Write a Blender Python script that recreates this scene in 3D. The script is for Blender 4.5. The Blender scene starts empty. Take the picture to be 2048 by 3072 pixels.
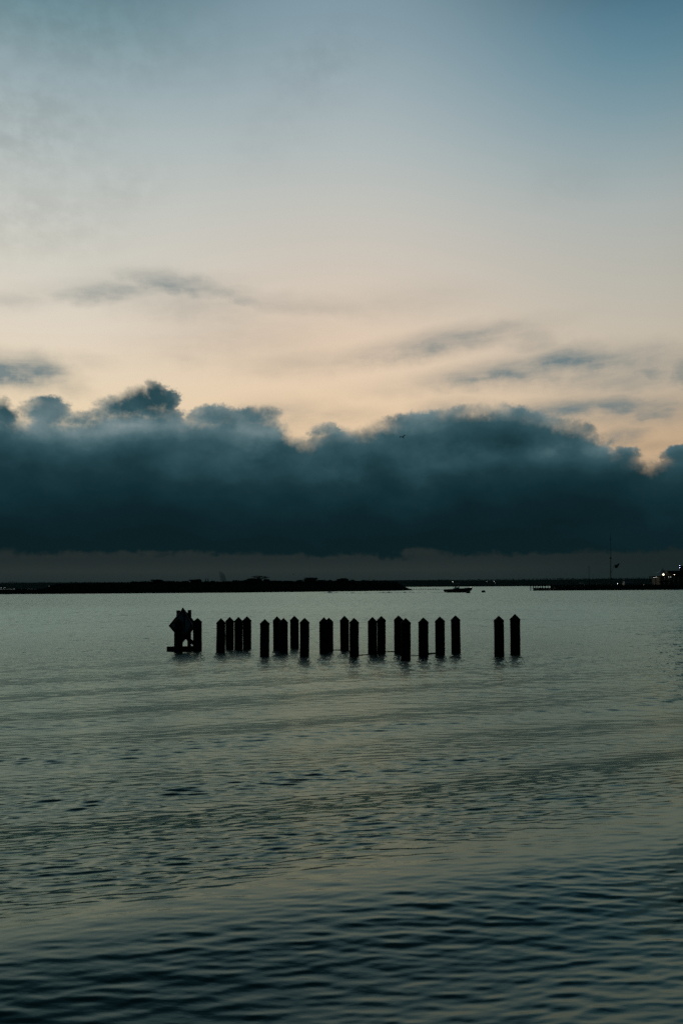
import bpy, bmesh, math, random
import numpy as np
from mathutils import Matrix, Vector, noise as mnoise

C = bpy.context.scene.collection
sc = bpy.context.scene
random.seed(7)
rng = np.random.default_rng(11)
RAD = math.radians

# ------------------------------------------------------------------ camera
F = 2645.0                      # focal length in photo pixels (photo 2048 x 3072)
CAM_H = 2.2
cam_d = bpy.data.cameras.new('camera')
cam = bpy.data.objects.new('camera', cam_d); C.objects.link(cam)
cam_d.sensor_fit = 'VERTICAL'; cam_d.sensor_height = 36.0; cam_d.sensor_width = 24.0
cam_d.lens = 36.0 * F / 3072.0
cam_d.clip_start = 0.1; cam_d.clip_end = 30000
M = Matrix.Translation((0, 0, CAM_H)) @ Matrix.Rotation(RAD(90 + 4.80), 4, 'X') @ Matrix.Rotation(RAD(-0.35), 4, 'Z')
cam.matrix_world = M
cam_d.dof.use_dof = True; cam_d.dof.focus_distance = 34.0; cam_d.dof.aperture_fstop = 4.0
sc.camera = cam
R3 = M.to_3x3()
def ray(px, py): return (R3 @ Vector(((px - 1024) / F, -(py - 1536) / F, -1))).normalized()
def ground(px, py, z=0.0):
    d = ray(px, py); t = (z - CAM_H) / d.z
    return Vector((d.x * t, d.y * t, z))
def at(px, py, Y):
    d = ray(px, py); t = Y / d.y
    return Vector((d.x * t, Y, CAM_H + d.z * t))
def azel(px, py):
    d = ray(px, py)
    return math.degrees(math.atan2(d.x, d.y)), math.degrees(math.asin(d.z))

# ------------------------------------------------------------------ render settings
sc.view_settings.view_transform = 'Standard'; sc.view_settings.look = 'None'
sc.view_settings.exposure = 0; sc.view_settings.gamma = 1
sc.render.engine = 'CYCLES'
sc.cycles.use_denoising = False; sc.cycles.denoiser = 'OPENIMAGEDENOISE'; sc.cycles.denoising_input_passes = 'RGB_ALBEDO_NORMAL'
sc.cycles.max_bounces = 5; sc.cycles.diffuse_bounces = 2; sc.cycles.glossy_bounces = 3
sc.cycles.volume_bounces = 0; sc.cycles.caustics_reflective = False
sc.cycles.sample_clamp_indirect = 4

def lin(c):
    r = []
    for v in c[:3]:
        v /= 255.0
        r.append(v / 12.92 if v <= 0.04045 else ((v + 0.055) / 1.055) ** 2.4)
    return (*r, 1.0)

# ------------------------------------------------------------------ tiny node language
class V:
    nt = None
    def __init__(s, o): s.o = o
    @staticmethod
    def m(op, *a, clamp=False):
        n = V.nt.nodes.new('ShaderNodeMath'); n.operation = op; n.use_clamp = clamp
        for i, x in enumerate(a):
            if isinstance(x, V): V.nt.links.new(x.o, n.inputs[i])
            else: n.inputs[i].default_value = x
        return V(n.outputs[0])
    def __add__(s, b): return V.m('ADD', s, b)
    __radd__ = __add__
    def __sub__(s, b): return V.m('SUBTRACT', s, b)
    def __rsub__(s, b): return V.m('SUBTRACT', b, s)
    def __mul__(s, b): return V.m('MULTIPLY', s, b)
    __rmul__ = __mul__
    def __truediv__(s, b): return V.m('DIVIDE', s, b)
def sstep(a, b, x):                       # smoothstep, a may be above b
    n = V.nt.nodes.new('ShaderNodeMapRange'); n.interpolation_type = 'SMOOTHSTEP'
    flip = a > b
    n.inputs['From Min'].default_value = min(a, b); n.inputs['From Max'].default_value = max(a, b)
    n.inputs['To Min'].default_value = 1.0 if flip else 0.0; n.inputs['To Max'].default_value = 0.0 if flip else 1.0
    V.nt.links.new(x.o, n.inputs['Value']); return V(n.outputs[0])
def vec(x, y, z=0.0):
    n = V.nt.nodes.new('ShaderNodeCombineXYZ')
    for i, a in enumerate((x, y, z)):
        if isinstance(a, V): V.nt.links.new(a.o, n.inputs[i])
        else: n.inputs[i].default_value = a
    return V(n.outputs[0])
def fbm(v, scale, detail=5, rough=0.55, dist=0.0):
    n = V.nt.nodes.new('ShaderNodeTexNoise'); n.noise_dimensions = '3D'
    n.inputs['Scale'].default_value = scale; n.inputs['Detail'].default_value = detail
    n.inputs['Roughness'].default_value = rough; n.inputs['Distortion'].default_value = dist
    V.nt.links.new(v.o, n.inputs['Vector']); return V(n.outputs[0])
def ramp(x, pts, interp='LINEAR'):
    n = V.nt.nodes.new('ShaderNodeValToRGB'); cr = n.color_ramp; cr.interpolation = interp
    while len(cr.elements) < len(pts): cr.elements.new(1.0)
    for e, (p, c) in zip(cr.elements, sorted(pts)): e.position = min(max(p, 0), 1); e.color = c
    V.nt.links.new(x.o, n.inputs[0]); return V(n.outputs[0])
def curve(x, pts):
    n = V.nt.nodes.new('ShaderNodeFloatCurve'); cv = n.mapping.curves[0]
    pts = sorted(pts)
    while len(cv.points) < len(pts): cv.points.new(0.5, 0.5)
    for p, (a, b) in zip(cv.points, pts): p.location = (a, b); p.handle_type = 'AUTO_CLAMPED'
    n.mapping.update(); V.nt.links.new(x.o, n.inputs['Value']); return V(n.outputs[0])
def cmix(f, a, b):
    n = V.nt.nodes.new('ShaderNodeMix'); n.data_type = 'RGBA'; n.clamp_factor = True
    for s, x in ((0, f), (6, a), (7, b)):
        if isinstance(x, V): V.nt.links.new(x.o, n.inputs[s])
        else: n.inputs[s].default_value = x
    return V(n.outputs[2])
def cscale(c, f):
    n = V.nt.nodes.new('ShaderNodeVectorMath'); n.operation = 'SCALE'
    V.nt.links.new(c.o, n.inputs[0])
    if isinstance(f, V): V.nt.links.new(f.o, n.inputs['Scale'])
    else: n.inputs['Scale'].default_value = f
    return V(n.outputs[0])
def cadd(a, b):
    n = V.nt.nodes.new('ShaderNodeVectorMath'); n.operation = 'ADD'
    V.nt.links.new(a.o, n.inputs[0]); V.nt.links.new(b.o, n.inputs[1]); return V(n.outputs[0])

# ------------------------------------------------------------------ sky: dusk after sunset, cloud bank over the horizon
W = bpy.data.worlds.new('World'); sc.world = W; W.use_nodes = True
nt = W.node_tree; nt.nodes.clear(); V.nt = nt
tc = nt.nodes.new('ShaderNodeTexCoord')
sx = nt.nodes.new('ShaderNodeSeparateXYZ'); nt.links.new(tc.outputs['Generated'], sx.inputs[0])
X, Y, Z = (V(o) for o in sx.outputs)
EL = V.m('ARCSINE', V.m('MINIMUM', V.m('MAXIMUM', Z, -1.0), 1.0)) * (180 / math.pi)
AZ = V.m('ARCTAN2', X, Y) * (180 / math.pi)

ELP = V.m('ABSOLUTE', EL) / 45.0
def column(px, rows):
    return ramp(ELP, [(azel(px, y)[1] / 45.0, lin(c)) for y, c in rows] + [(1.0, lin((26, 50, 62)))], 'LINEAR')
colL = column(60, [(1330, (236, 210, 172)), (1150, (230, 212, 184)), (950, (221, 211, 195)), (780, (210, 207, 195)), (600, (197, 200, 194)), (400, (177, 188, 188)), (200, (150, 170, 176)), (0, (114, 145, 154)), (-250, (60, 92, 106))])
colC = column(1024, [(1330, (234, 204, 166)), (1150, (229, 205, 177)), (1000, (222, 202, 180)), (900, (213, 199, 182)), (750, (203, 196, 185)), (600, (192, 193, 187)), (450, (177, 186, 186)), (300, (161, 176, 181)), (130, (142, 163, 172)), (0, (129, 154, 166)), (-250, (64, 98, 114))])
colR = column(2035, [(1330, (196, 168, 136)), (1150, (200, 184, 162)), (1020, (197, 186, 169)), (900, (189, 184, 171)), (750, (181, 181, 173)), (600, (170, 177, 175)), (450, (148, 166, 170)), (300, (124, 152, 163)), (130, (98, 136, 152)), (0, (82, 122, 141)), (-250, (38, 70, 86))])
aL, aR = azel(60, 900)[0], azel(2035, 900)[0]
base = cmix(sstep(0.0, aR, AZ), cmix(sstep(aL, 0.0, AZ), colL, colC), colR)
# towards the zenith and round behind the viewer the dusk sky dims to slate blue
base = cmix(sstep(44, 85, EL), base, lin((18, 36, 46)))
side = V.m('MAXIMUM', AZ * 1.6 - 1.5, (AZ + 7.0) * -1.0)     # the glow ends sooner on the right
flank = V.m('ABSOLUTE', AZ)
back = cmix(sstep(0, 60, EL), lin((14, 26, 31)), lin((18, 36, 44)))
base = cmix(sstep(28.5, 70, side), base, back)
# faint twilight from the sky model, sun under the horizon ahead
sk = nt.nodes.new('ShaderNodeTexSky'); sk.sky_type = 'NISHITA'; sk.sun_disc = False
sk.sun_elevation = RAD(-4); sk.sun_rotation = RAD(-4)
base = cadd(base, cscale(V(sk.outputs[0]), 0.02))

P0 = vec(AZ, EL, 0.0)
n1 = fbm(vec(AZ, EL * 1.6, 3.1), 0.55, 6, 0.55)          # soft warp
n2 = fbm(vec(AZ + 40.0, EL * 1.2, 9.7), 0.9, 7, 0.58)
nbig = fbm(vec(AZ, EL * 1.5, 21.0), 0.16, 4, 0.5)
streak = fbm(vec(AZ * 0.35, EL * 1.6 + AZ * -0.10, 5.0), 0.9, 7, 0.6)
wu = AZ + (n1 - 0.5) * 2.4 + (n2 - 0.5) * 1.0
wv = EL + (n2 - 0.5) * 0.75 + (n1 - 0.5) * 0.4 + 0.12

def blob(px, py, rx, ry, rot, s, soft=0.0):
    """cloud patch at a direction of the sky; radii in photo pixels (46 px = 1 degree)"""
    a, e = azel(px, py); k = 1 / 46.2
    c, sn = math.cos(RAD(rot)), math.sin(RAD(rot))
    du = wu - a; dv = wv - e
    p = (du * c + dv * sn) * (1 / (rx * k)); q = (dv * c - du * sn) * (1 / (ry * k))
    d = V.m('SQRT', p * p + q * q)
    return sstep(1.45, 0.0, d) * min(s, 1.15 if soft == 0 else 9)
def union(ls):
    r = ls[0]
    for l in ls[1:]: r = V.m('MAXIMUM', r, l)
    return r

# thin high veils: upper left smudges and streaks
veil = union([blob(60, 370, 330, 190, 10, 0.62, 1), blob(380, 555, 160, 90, 25, 0.40, 1), blob(120, 650, 290, 130, 5, 0.50, 1),
              blob(970, 190, 210, 120, 20, 0.36, 1), blob(160, 60, 620, 170, 0, 0.50, 1), blob(830, 380, 180, 110, 30, 0.22, 1), blob(1720, 540, 130, 70, 0, 0.20, 1)])
veil = veil * sstep(0.30, 0.66, n1 * 0.6 + n2 * 0.4)
wisps = union([blob(1700, 1092, 330, 44, 2, 0.95), blob(1880, 1218, 230, 34, 0, 0.9), blob(560, 858, 260, 30, -4, 0.6), blob(400, 862, 330, 44, 6, 0.45), blob(1320, 1032, 300, 34, 7, 0.75), blob(1790, 1100, 430, 60, 1, 0.6), blob(1250, 1040, 420, 44, 8, 0.55), blob(1840, 1222, 330, 44, 0, 0.6), blob(1640, 1098, 300, 56, 4, 0.9), blob(1480, 1110, 260, 40, 6, 0.8), blob(310, 872, 170, 36, 8, 0.75), blob(520, 848, 190, 42, -4, 0.85), blob(700, 885, 150, 30, -16, 0.6), blob(560, 905, 320, 90, -8, 0.35), blob(40, 895, 130, 33, 6, 0.35),
               blob(840, 905, 420, 39, -4, 0.35), blob(700, 1010, 330, 90, 4, 0.28), blob(880, 1085, 240, 51, 2, 0.34), blob(560, 1070, 90, 36, 0, 0.26), blob(270, 1075, 110, 27, 0, 0.26), blob(620, 960, 60, 60, -30, 0.25),
               blob(1310, 1025, 250, 45, 8, 0.85), blob(1460, 990, 170, 33, 2, 0.65), blob(1590, 1020, 120, 60, -20, 0.5), blob(1200, 905, 240, 60, 5, 0.22),
               blob(1700, 1080, 170, 51, 2, 1.25), blob(1500, 1112, 300, 45, 6, 0.95), blob(1900, 1066, 170, 51, 0, 0.62), blob(1940, 1116, 90, 34, -6, 0.75), blob(2050, 1110, 70, 60, 0, 0.8), blob(1860, 1140, 230, 60, 0, 0.55), blob(1300, 1150, 300, 39, 4, 0.3), blob(1020, 1240, 160, 33, 0, 0.42),
               blob(90, 1112, 150, 57, 0, 1.5), blob(0, 1105, 90, 57, 0, 1.6), blob(190, 1150, 90, 36, -10, 0.5),
               blob(1850, 1212, 150, 40, -3, 0.95), blob(1700, 1222, 220, 40, 3, 1.0), blob(1960, 1232, 100, 30, -4, 0.9), blob(1900, 1240, 260, 45, 0, 0.6), blob(2030, 1215, 80, 60, 0, 0.5),
               blob(1870, 1300, 70, 36, 0, 0.8), blob(1960, 1330, 90, 18, 6, 0.3), blob(1330, 1218, 120, 36, 4, 0.5), blob(860, 1240, 200, 60, 0, 0.45)])
wisps = V.m('MULTIPLY', wisps, 0.62 + sstep(0.30, 0.70, streak * 0.65 + n2 * 0.35) * 0.5, clamp=True)
wisps = V.m('POWER', wisps, 0.85) * 0.92
thincol = cmix(wisps, cscale(base, 0.64), lin((78, 112, 124)))
col = cmix(V.m('MAXIMUM', wisps * 0.95, veil * 0.8), base, thincol)

# the bank's upper edge, read as elevation over azimuth
top_px = [(0, 1212), (60, 1240), (130, 1212), (200, 1236), (260, 1234), (310, 1214), (400, 1200), (480, 1200), (560, 1240), (620, 1226), (700, 1214), (780, 1218), (830, 1244), (870, 1286), (914, 1306), (945, 1298), (967, 1284), (1000, 1274),
          (1060, 1282), (1109, 1268), (1174, 1244), (1240, 1230), (1310, 1220), (1377, 1211), (1481, 1203), (1566, 1212), (1640, 1236), (1716, 1252), (1775, 1270), (1821, 1312), (1866, 1346), (1905, 1354), (1958, 1377), (2000, 1356), (2030, 1344), (2048, 1342)]
smooth_px = [(0, 1225), (300, 1232), (480, 1222), (650, 1240), (880, 1262), (1024, 1262), (1250, 1232), (1480, 1205), (1640, 1225), (1800, 1280), (1950, 1335), (2048, 1340)]
a0, a1 = -21.6, 21.6
tp = [((azel(x, y)[0] - a0) / (a1 - a0), azel(x, y)[1] / 20.0) for x, y in top_px]
tps = [((azel(x, y)[0] - a0) / (a1 - a0), azel(x, y)[1] / 20.0) for x, y in smooth_px]
ew = fbm(vec(AZ, EL * 1.2, 171.0), 1.5, 4, 0.5)
TOP = curve((AZ + (ew - 0.5) * 1.5 - a0) / (a1 - a0), [(0, 0.55)] + tp + [(1, 0.5)]) * 20.0
TOPS = curve((AZ - a0) / (a1 - a0), [(0, 0.55)] + tps + [(1, 0.48)]) * 20.0
edge = fbm(vec(AZ, EL, 31.0), 1.7, 6, 0.6)
puff = fbm(vec(AZ, EL, 131.0), 3.4, 4, 0.55)
TOP = TOP + (edge - 0.5) * 1.0 + (puff - 0.5) * 0.28
bil = fbm(vec(AZ * 0.75 + EL * 0.35, EL * 1.15 - AZ * 0.12, 51.0), 0.42, 5, 0.46)
dep0 = TOP - EL                                              # degrees below the upper edge
soft = sstep(0.38, 0.66, fbm(vec(AZ, EL, 71.0), 0.35, 2, 0.5))
lob = union([blob(415, 1206, 104, 56, 10, 1.15, 1), blob(474, 1186, 56, 62, 0, 1.15, 1), blob(505, 1205, 46, 60, 0, 1.0, 1), blob(365, 1218, 90, 50, 0, 1.0, 1), blob(440, 1236, 150, 40, 0, 1.0, 1), blob(136, 1240, 84, 64, 0, 1.1, 1), blob(12, 1246, 60, 66, 0, 1.1, 1), blob(650, 1252, 110, 56, 0, 1.0, 1), blob(240, 1258, 120, 34, 0, 0.9, 1),
             blob(770, 1250, 84, 48, 0, 1.0, 1), blob(300, 1245, 70, 36, 0, 0.8, 1), blob(980, 1285, 60, 30, 0, 0.8, 1), blob(1880, 1352, 50, 26, -15, 0.9, 1), blob(2045, 1352, 56, 32, 0, 1.0, 1)])
dep = V.m('MAXIMUM', dep0, (lob + (puff - 0.5) * 0.32 - 0.34) * 2.0)
alpha = cmix(soft, sstep(-0.08, 0.42, dep), sstep(-0.30, 1.35, dep))
# inside colour: slate teal, darkening downwards; lit rims where the bank is thin
def spot(px, py, rx, ry, rot, s): return blob(px, py, rx, ry, rot, s, 1)
big = fbm(vec(AZ + 13.0, EL * 1.3, 91.0), 0.22, 3, 0.5)
lobe = sstep(0.0, 1.0, lob)
sh = V.m('MAXIMUM', (TOPS - EL) * 0.62 + (10.4 - EL) * 0.46, 0.75) + (bil - 0.5) * 2.8 + (big - 0.5) * 2.0 + (n1 - 0.5) * 0.9 + lobe * 0.55 + (puff - 0.5) * 0.4
# darker masses
sh = sh + spot(1560, 1290, 420, 62, -3, 1.7) + spot(470, 1340, 170, 46, 10, 0.5) + spot(840, 1345, 90, 60, 40, 1.0) + spot(425, 1186, 130, 60, 10, 2.1) + spot(1024, 1350, 200, 60, 0, 0.5) + spot(10, 1250, 60, 90, 0, 1.2) + spot(1150, 1420, 120, 70, 30, 0.7) + spot(1960, 1390, 120, 60, 0, 0.9) + spot(100, 1400, 300, 80, 0, 0.6) + spot(1900, 1480, 330, 110, 0, 1.3)
# paler masses
sh = sh - spot(1540, 1362, 360, 32, 4, 0.65) - spot(560, 1268, 190, 40, 0, 0.5) - spot(200, 1275, 240, 40, 0, 0.55) - spot(620, 1390, 170, 60, 10, 0.5) - spot(1240, 1400, 60, 90, 60, 0.8) - spot(1230, 1500, 90, 60, 60, 0.6) - spot(1840, 1345, 110, 60, -20, 0.5) - spot(1990, 1430, 90, 40, 30, 0.6)
inner = ramp(sh / 9.0, [(0.0, lin((132, 146, 148))), (0.06, lin((108, 129, 133))), (0.15, lin((78, 105, 112))), (0.25, lin((53, 83, 91))), (0.36, lin((38, 68, 76))),
                        (0.48, lin((27, 53, 60))), (0.62, lin((18, 44, 51))), (0.76, lin((14, 36, 42))), (0.92, lin((12, 32, 36)))])
col = cmix(alpha, col, inner)
# below the bank's flat base: dim warm-grey air over the far shore
basee = azel(1024, 1662)[1] + (edge - 0.5) * 0.7 + (n1 - 0.5) * 1.0 + (big - 0.5) * 0.8 + blob(1250, 1646, 60, 26, 0, 0.45) + blob(500, 1650, 200, 14, 0, 0.22)
under = sstep(0.20, -0.20, EL - basee)
low = cmix(sstep(6, 21, AZ), ramp(EL / 4.0, [(0.0, lin((33, 42, 42))), (0.25, lin((42, 50, 49))), (0.42, lin((36, 44, 44)))]), lin((29, 39, 39)))
mass = sstep(0.2, 1.1, dep0)
col = cmix(under * mass, col, low)
# the bank fades out round the sides
col = cmix(sstep(30, 65, flank), col, cmix(sstep(28.5, 70, side), base, back))
# lower hemisphere (never seen past the water): dark
col = cmix(sstep(-0.5, -3.0, EL), col, lin((14, 24, 26)))
bg = nt.nodes.new('ShaderNodeBackground'); nt.links.new(col.o, bg.inputs[0]); bg.inputs[1].default_value = 1.0
wo = nt.nodes.new('ShaderNodeOutputWorld'); nt.links.new(bg.outputs[0], wo.inputs[0])
W.cycles.sampling_method = 'MANUAL'; W.cycles.sample_map_resolution = 512

# ------------------------------------------------------------------ materials
def mat(name, rgb, rough=0.8, metal=0.0, spec=0.3, nscale=0.0, namp=0.35, bump=0.0, stretch=(1, 1, 1), emis=None, estr=0.0):
    m = bpy.data.materials.new(name); m.use_nodes = True
    t = m.node_tree; b = t.nodes['Principled BSDF']; V.nt = t
    b.inputs['Base Color'].default_value = (*rgb, 1); b.inputs['Roughness'].default_value = rough
    b.inputs['Metallic'].default_value = metal; b.inputs['Specular IOR Level'].default_value = spec
    if nscale:
        c = t.nodes.new('ShaderNodeTexCoord'); mp = t.nodes.new('ShaderNodeMapping'); mp.inputs['Scale'].default_value = stretch
        t.links.new(c.outputs['Object'], mp.inputs[0])
        f = fbm(V(mp.outputs[0]), nscale, 5, 0.6)
        k = cmix(f, tuple(x * (1 - namp) for x in rgb) + (1,), tuple(min(1, x * (1 + namp)) for x in rgb) + (1,))
        t.links.new(k.o, b.inputs['Base Color'])
        if bump:
            bn = t.nodes.new('ShaderNodeBump'); bn.inputs['Strength'].default_value = bump; bn.inputs['Distance'].default_value = 0.02
            t.links.new(f.o, bn.inputs['Height']); t.links.new(bn.outputs[0], b.inputs['Normal'])
    if emis:
        b.inputs['Emission Color'].default_value = (*emis, 1); b.inputs['Emission Strength'].default_value = estr
    return m
MT = dict(
    wood=mat('creosoted_wood', (0.022, 0.020, 0.017), 0.9, spec=0.05, nscale=9, namp=0.5, bump=0.6, stretch=(1, 1, 0.12)),
    cap=mat('weathered_cap', (0.020, 0.020, 0.019), 0.85, spec=0.05, nscale=6, namp=0.4),
    plank=mat('tarred_plank', (0.020, 0.019, 0.016), 0.9, spec=0.05, nscale=5, namp=0.4, stretch=(0.1, 1, 1)),
    metal=mat('dull_metal', (0.25, 0.26, 0.26), 0.45, metal=0.9, nscale=8, namp=0.2),
    signface=mat('faded_sign_board', (0.42, 0.45, 0.44), 0.7, spec=0.2, nscale=5, namp=0.25),
    signedge=mat('sign_border_orange', (0.40, 0.07, 0.03), 0.7, spec=0.2, nscale=6, namp=0.25),
    scrub=mat('marsh_scrub', (0.020, 0.026, 0.014), 0.95, spec=0.0, nscale=0.5, namp=0.4),
    leaf=mat('dark_foliage', (0.022, 0.030, 0.015), 0.95, spec=0.0, nscale=1.0, namp=0.4),
    bark=mat('bark', (0.04, 0.033, 0.026), 0.95, spec=0.0, nscale=6, namp=0.3),
    mudbank=mat('marsh_bank', (0.030, 0.028, 0.020), 0.95, spec=0.0, nscale=0.3, namp=0.3),
    farwood=mat('far_woodland', (0.030, 0.038, 0.026), 0.95, spec=0.0, nscale=0.05, namp=0.3),
    gel_white=mat('white_gelcoat', (0.45, 0.46, 0.46), 0.4, spec=0.5, nscale=2, namp=0.08),
    gel_dark=mat('dark_hull_paint', (0.035, 0.026, 0.026), 0.4, spec=0.4, nscale=2, namp=0.15),
    canvas=mat('grey_canvas', (0.55, 0.56, 0.56), 0.9, nscale=4, namp=0.1),
    black=mat('black_rubber', (0.012, 0.012, 0.013), 0.6, spec=0.2, nscale=5, namp=0.2),
    glass=mat('dark_glazing', (0.02, 0.03, 0.03), 0.12, spec=0.6, nscale=2, namp=0.1),
    cloth=mat('dark_clothes', (0.03, 0.032, 0.04), 0.95, nscale=4, namp=0.2),
    skin=mat('skin', (0.35, 0.22, 0.16), 0.6, nscale=4, namp=0.1),
    buoy=mat('weathered_float', (0.05, 0.055, 0.055), 0.7, nscale=3, namp=0.3),
    wall=mat('clapboard_wall', (0.30, 0.27, 0.19), 0.8, nscale=4, namp=0.15, stretch=(1, 1, 12)),
    roof=mat('dark_shingle_roof', (0.018, 0.018, 0.017), 0.95, spec=0.0, nscale=6, namp=0.3),
    tent=mat('tent_canvas', (0.50, 0.56, 0.57), 0.9, nscale=2, namp=0.08),
    flag=mat('flag_cloth', (0.10, 0.09, 0.08), 0.9, nscale=2, namp=0.3),
    rope=mat('rope', (0.06, 0.055, 0.045), 0.9, nscale=20, namp=0.2),
    bird=mat('bird_plumage', (0.05, 0.05, 0.05), 0.9, nscale=6, namp=0.3),
    lampw=mat('lamp_warm', (0.9, 0.85, 0.7), 0.5, emis=(1.0, 0.88, 0.66), estr=3.6),
    lampc=mat('lamp_white', (0.9, 0.9, 0.9), 0.5, emis=(0.90, 0.96, 1.0), estr=9),
    lamps=mat('lamp_small', (0.9, 0.9, 0.9), 0.5, emis=(0.92, 0.96, 0.95), estr=3.2),
    lampf=mat('lamp_far', (0.9, 0.9, 0.9), 0.5, emis=(0.85, 0.93, 0.92), estr=0.9),
    lampb=mat('lamp_blue', (0.7, 0.75, 0.9), 0.5, emis=(0.55, 0.62, 1.0), estr=8),
    patch_glow=mat('pale_patch_glow', (0.3, 0.3, 0.28), 0.3, emis=(0.55, 0.62, 0.58), estr=0.16),  # glow added for the pale boat patches behind the pier
)

# ------------------------------------------------------------------ object helpers
def tag(o, label=None, cat=None, group=None, kind=None):
    if label: o['label'] = label
    if cat: o['category'] = cat
    if group: o['group'] = group
    if kind: o['kind'] = kind
    return o
def empty(name, loc, rz=0.0):
    o = bpy.data.objects.new(name, None); C.objects.link(o); o.location = loc; o.rotation_euler = (0, 0, rz)
    o.empty_display_size = 0.3
    return o
def link(name, bm, m, parent=None, loc=None, smooth=False):
    me = bpy.data.meshes.new(name)
    bmesh.ops.recalc_face_normals(bm, faces=bm.faces)
    bm.to_mesh(me); bm.free(); me.materials.append(m)
    if smooth:
        for p in me.polygons: p.use_smooth = True
    o = bpy.data.objects.new(name, me); C.objects.link(o)
    if parent: o.parent = parent
    if loc is not None: o.location = loc
    return o
def from_np(name, v, f, m, parent=None, smooth=False, loc=None):
    me = bpy.data.meshes.new(name)
    me.from_pydata([tuple(x) for x in v], [], [tuple(x) for x in f]); me.update(); me.materials.append(m)
    if smooth: me.shade_smooth()
    o = bpy.data.objects.new(name, me); C.objects.link(o)
    if parent: o.parent = parent
    if loc is not None: o.location = loc
    return o
def box(bm, c, s, rot=None, bev=0.0):
    mtx = Matrix.Translation(c) @ (rot if rot is not None else Matrix()) @ Matrix.Diagonal((*s, 1))
    r = bmesh.ops.create_cube(bm, size=1.0, matrix=mtx)
    if bev:
        ed = list({e for v in r['verts'] for e in v.link_edges})
        bmesh.ops.bevel(bm, geom=ed, offset=bev, segments=2, affect='EDGES', profile=0.5)
def tube(bm, pts, rad, seg=8, jit=0.0):
    """closed tube through points with a radius per point"""
    pts = [Vector(p) for p in pts]; rings = []
    if not hasattr(rad, '__len__'): rad = [rad] * len(pts)
    for i, p in enumerate(pts):
        d = (pts[min(i + 1, len(pts) - 1)] - pts[max(i - 1, 0)]).normalized()
        a = d.cross(Vector((0, 1, 0)) if abs(d.y) < 0.9 else Vector((1, 0, 0))).normalized(); b = d.cross(a)
        rings.append([bm.verts.new(p + (a * math.cos(t) + b * math.sin(t)) * rad[i] * (1 + random.uniform(-jit, jit)))
                      for t in (2 * math.pi * k / seg for k in range(seg))])
    for r0, r1 in zip(rings, rings[1:]):
        for k in range(seg): bm.faces.new((r0[k], r0[(k + 1) % seg], r1[(k + 1) % seg], r1[k]))
    bm.faces.new(rings[0]); bm.faces.new(rings[-1][::-1])
def lathe(bm, prof, seg=16, c=(0, 0, 0), jit=0.0):
    rings = []
    for r, z in prof:
        if r <= 1e-5: rings.append([bm.verts.new((c[0], c[1], c[2] + z))])
        else: rings.append([bm.verts.new((c[0] + r * math.cos(t) * (1 + random.uniform(-jit, jit)), c[1] + r * math.sin(t), c[2] + z)) for t in (2 * math.pi * k / seg for k in range(seg))])
    for a, b in zip(rings, rings[1:]):
        for k in range(seg):
            l = (k + 1) % seg
            if len(a) == 1 and len(b) == 1: continue
            if len(a) == 1: bm.faces.new((a[0], b[k], b[l]))
            elif len(b) == 1: bm.faces.new((a[k], a[l], b[0]))
            else: bm.faces.new((a[k], a[l], b[l], b[k]))
    for r, rev in ((rings[0], True), (rings[-1], False)):
        if len(r) > 1: bm.faces.new(r[::-1] if rev else r)
def copy_tree(o, parent=None):
    c = o.copy(); C.objects.link(c); c.parent = parent
    for ch in [x for x in bpy.data.objects if x.parent == o]: copy_tree(ch, c)
    return c

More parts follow.
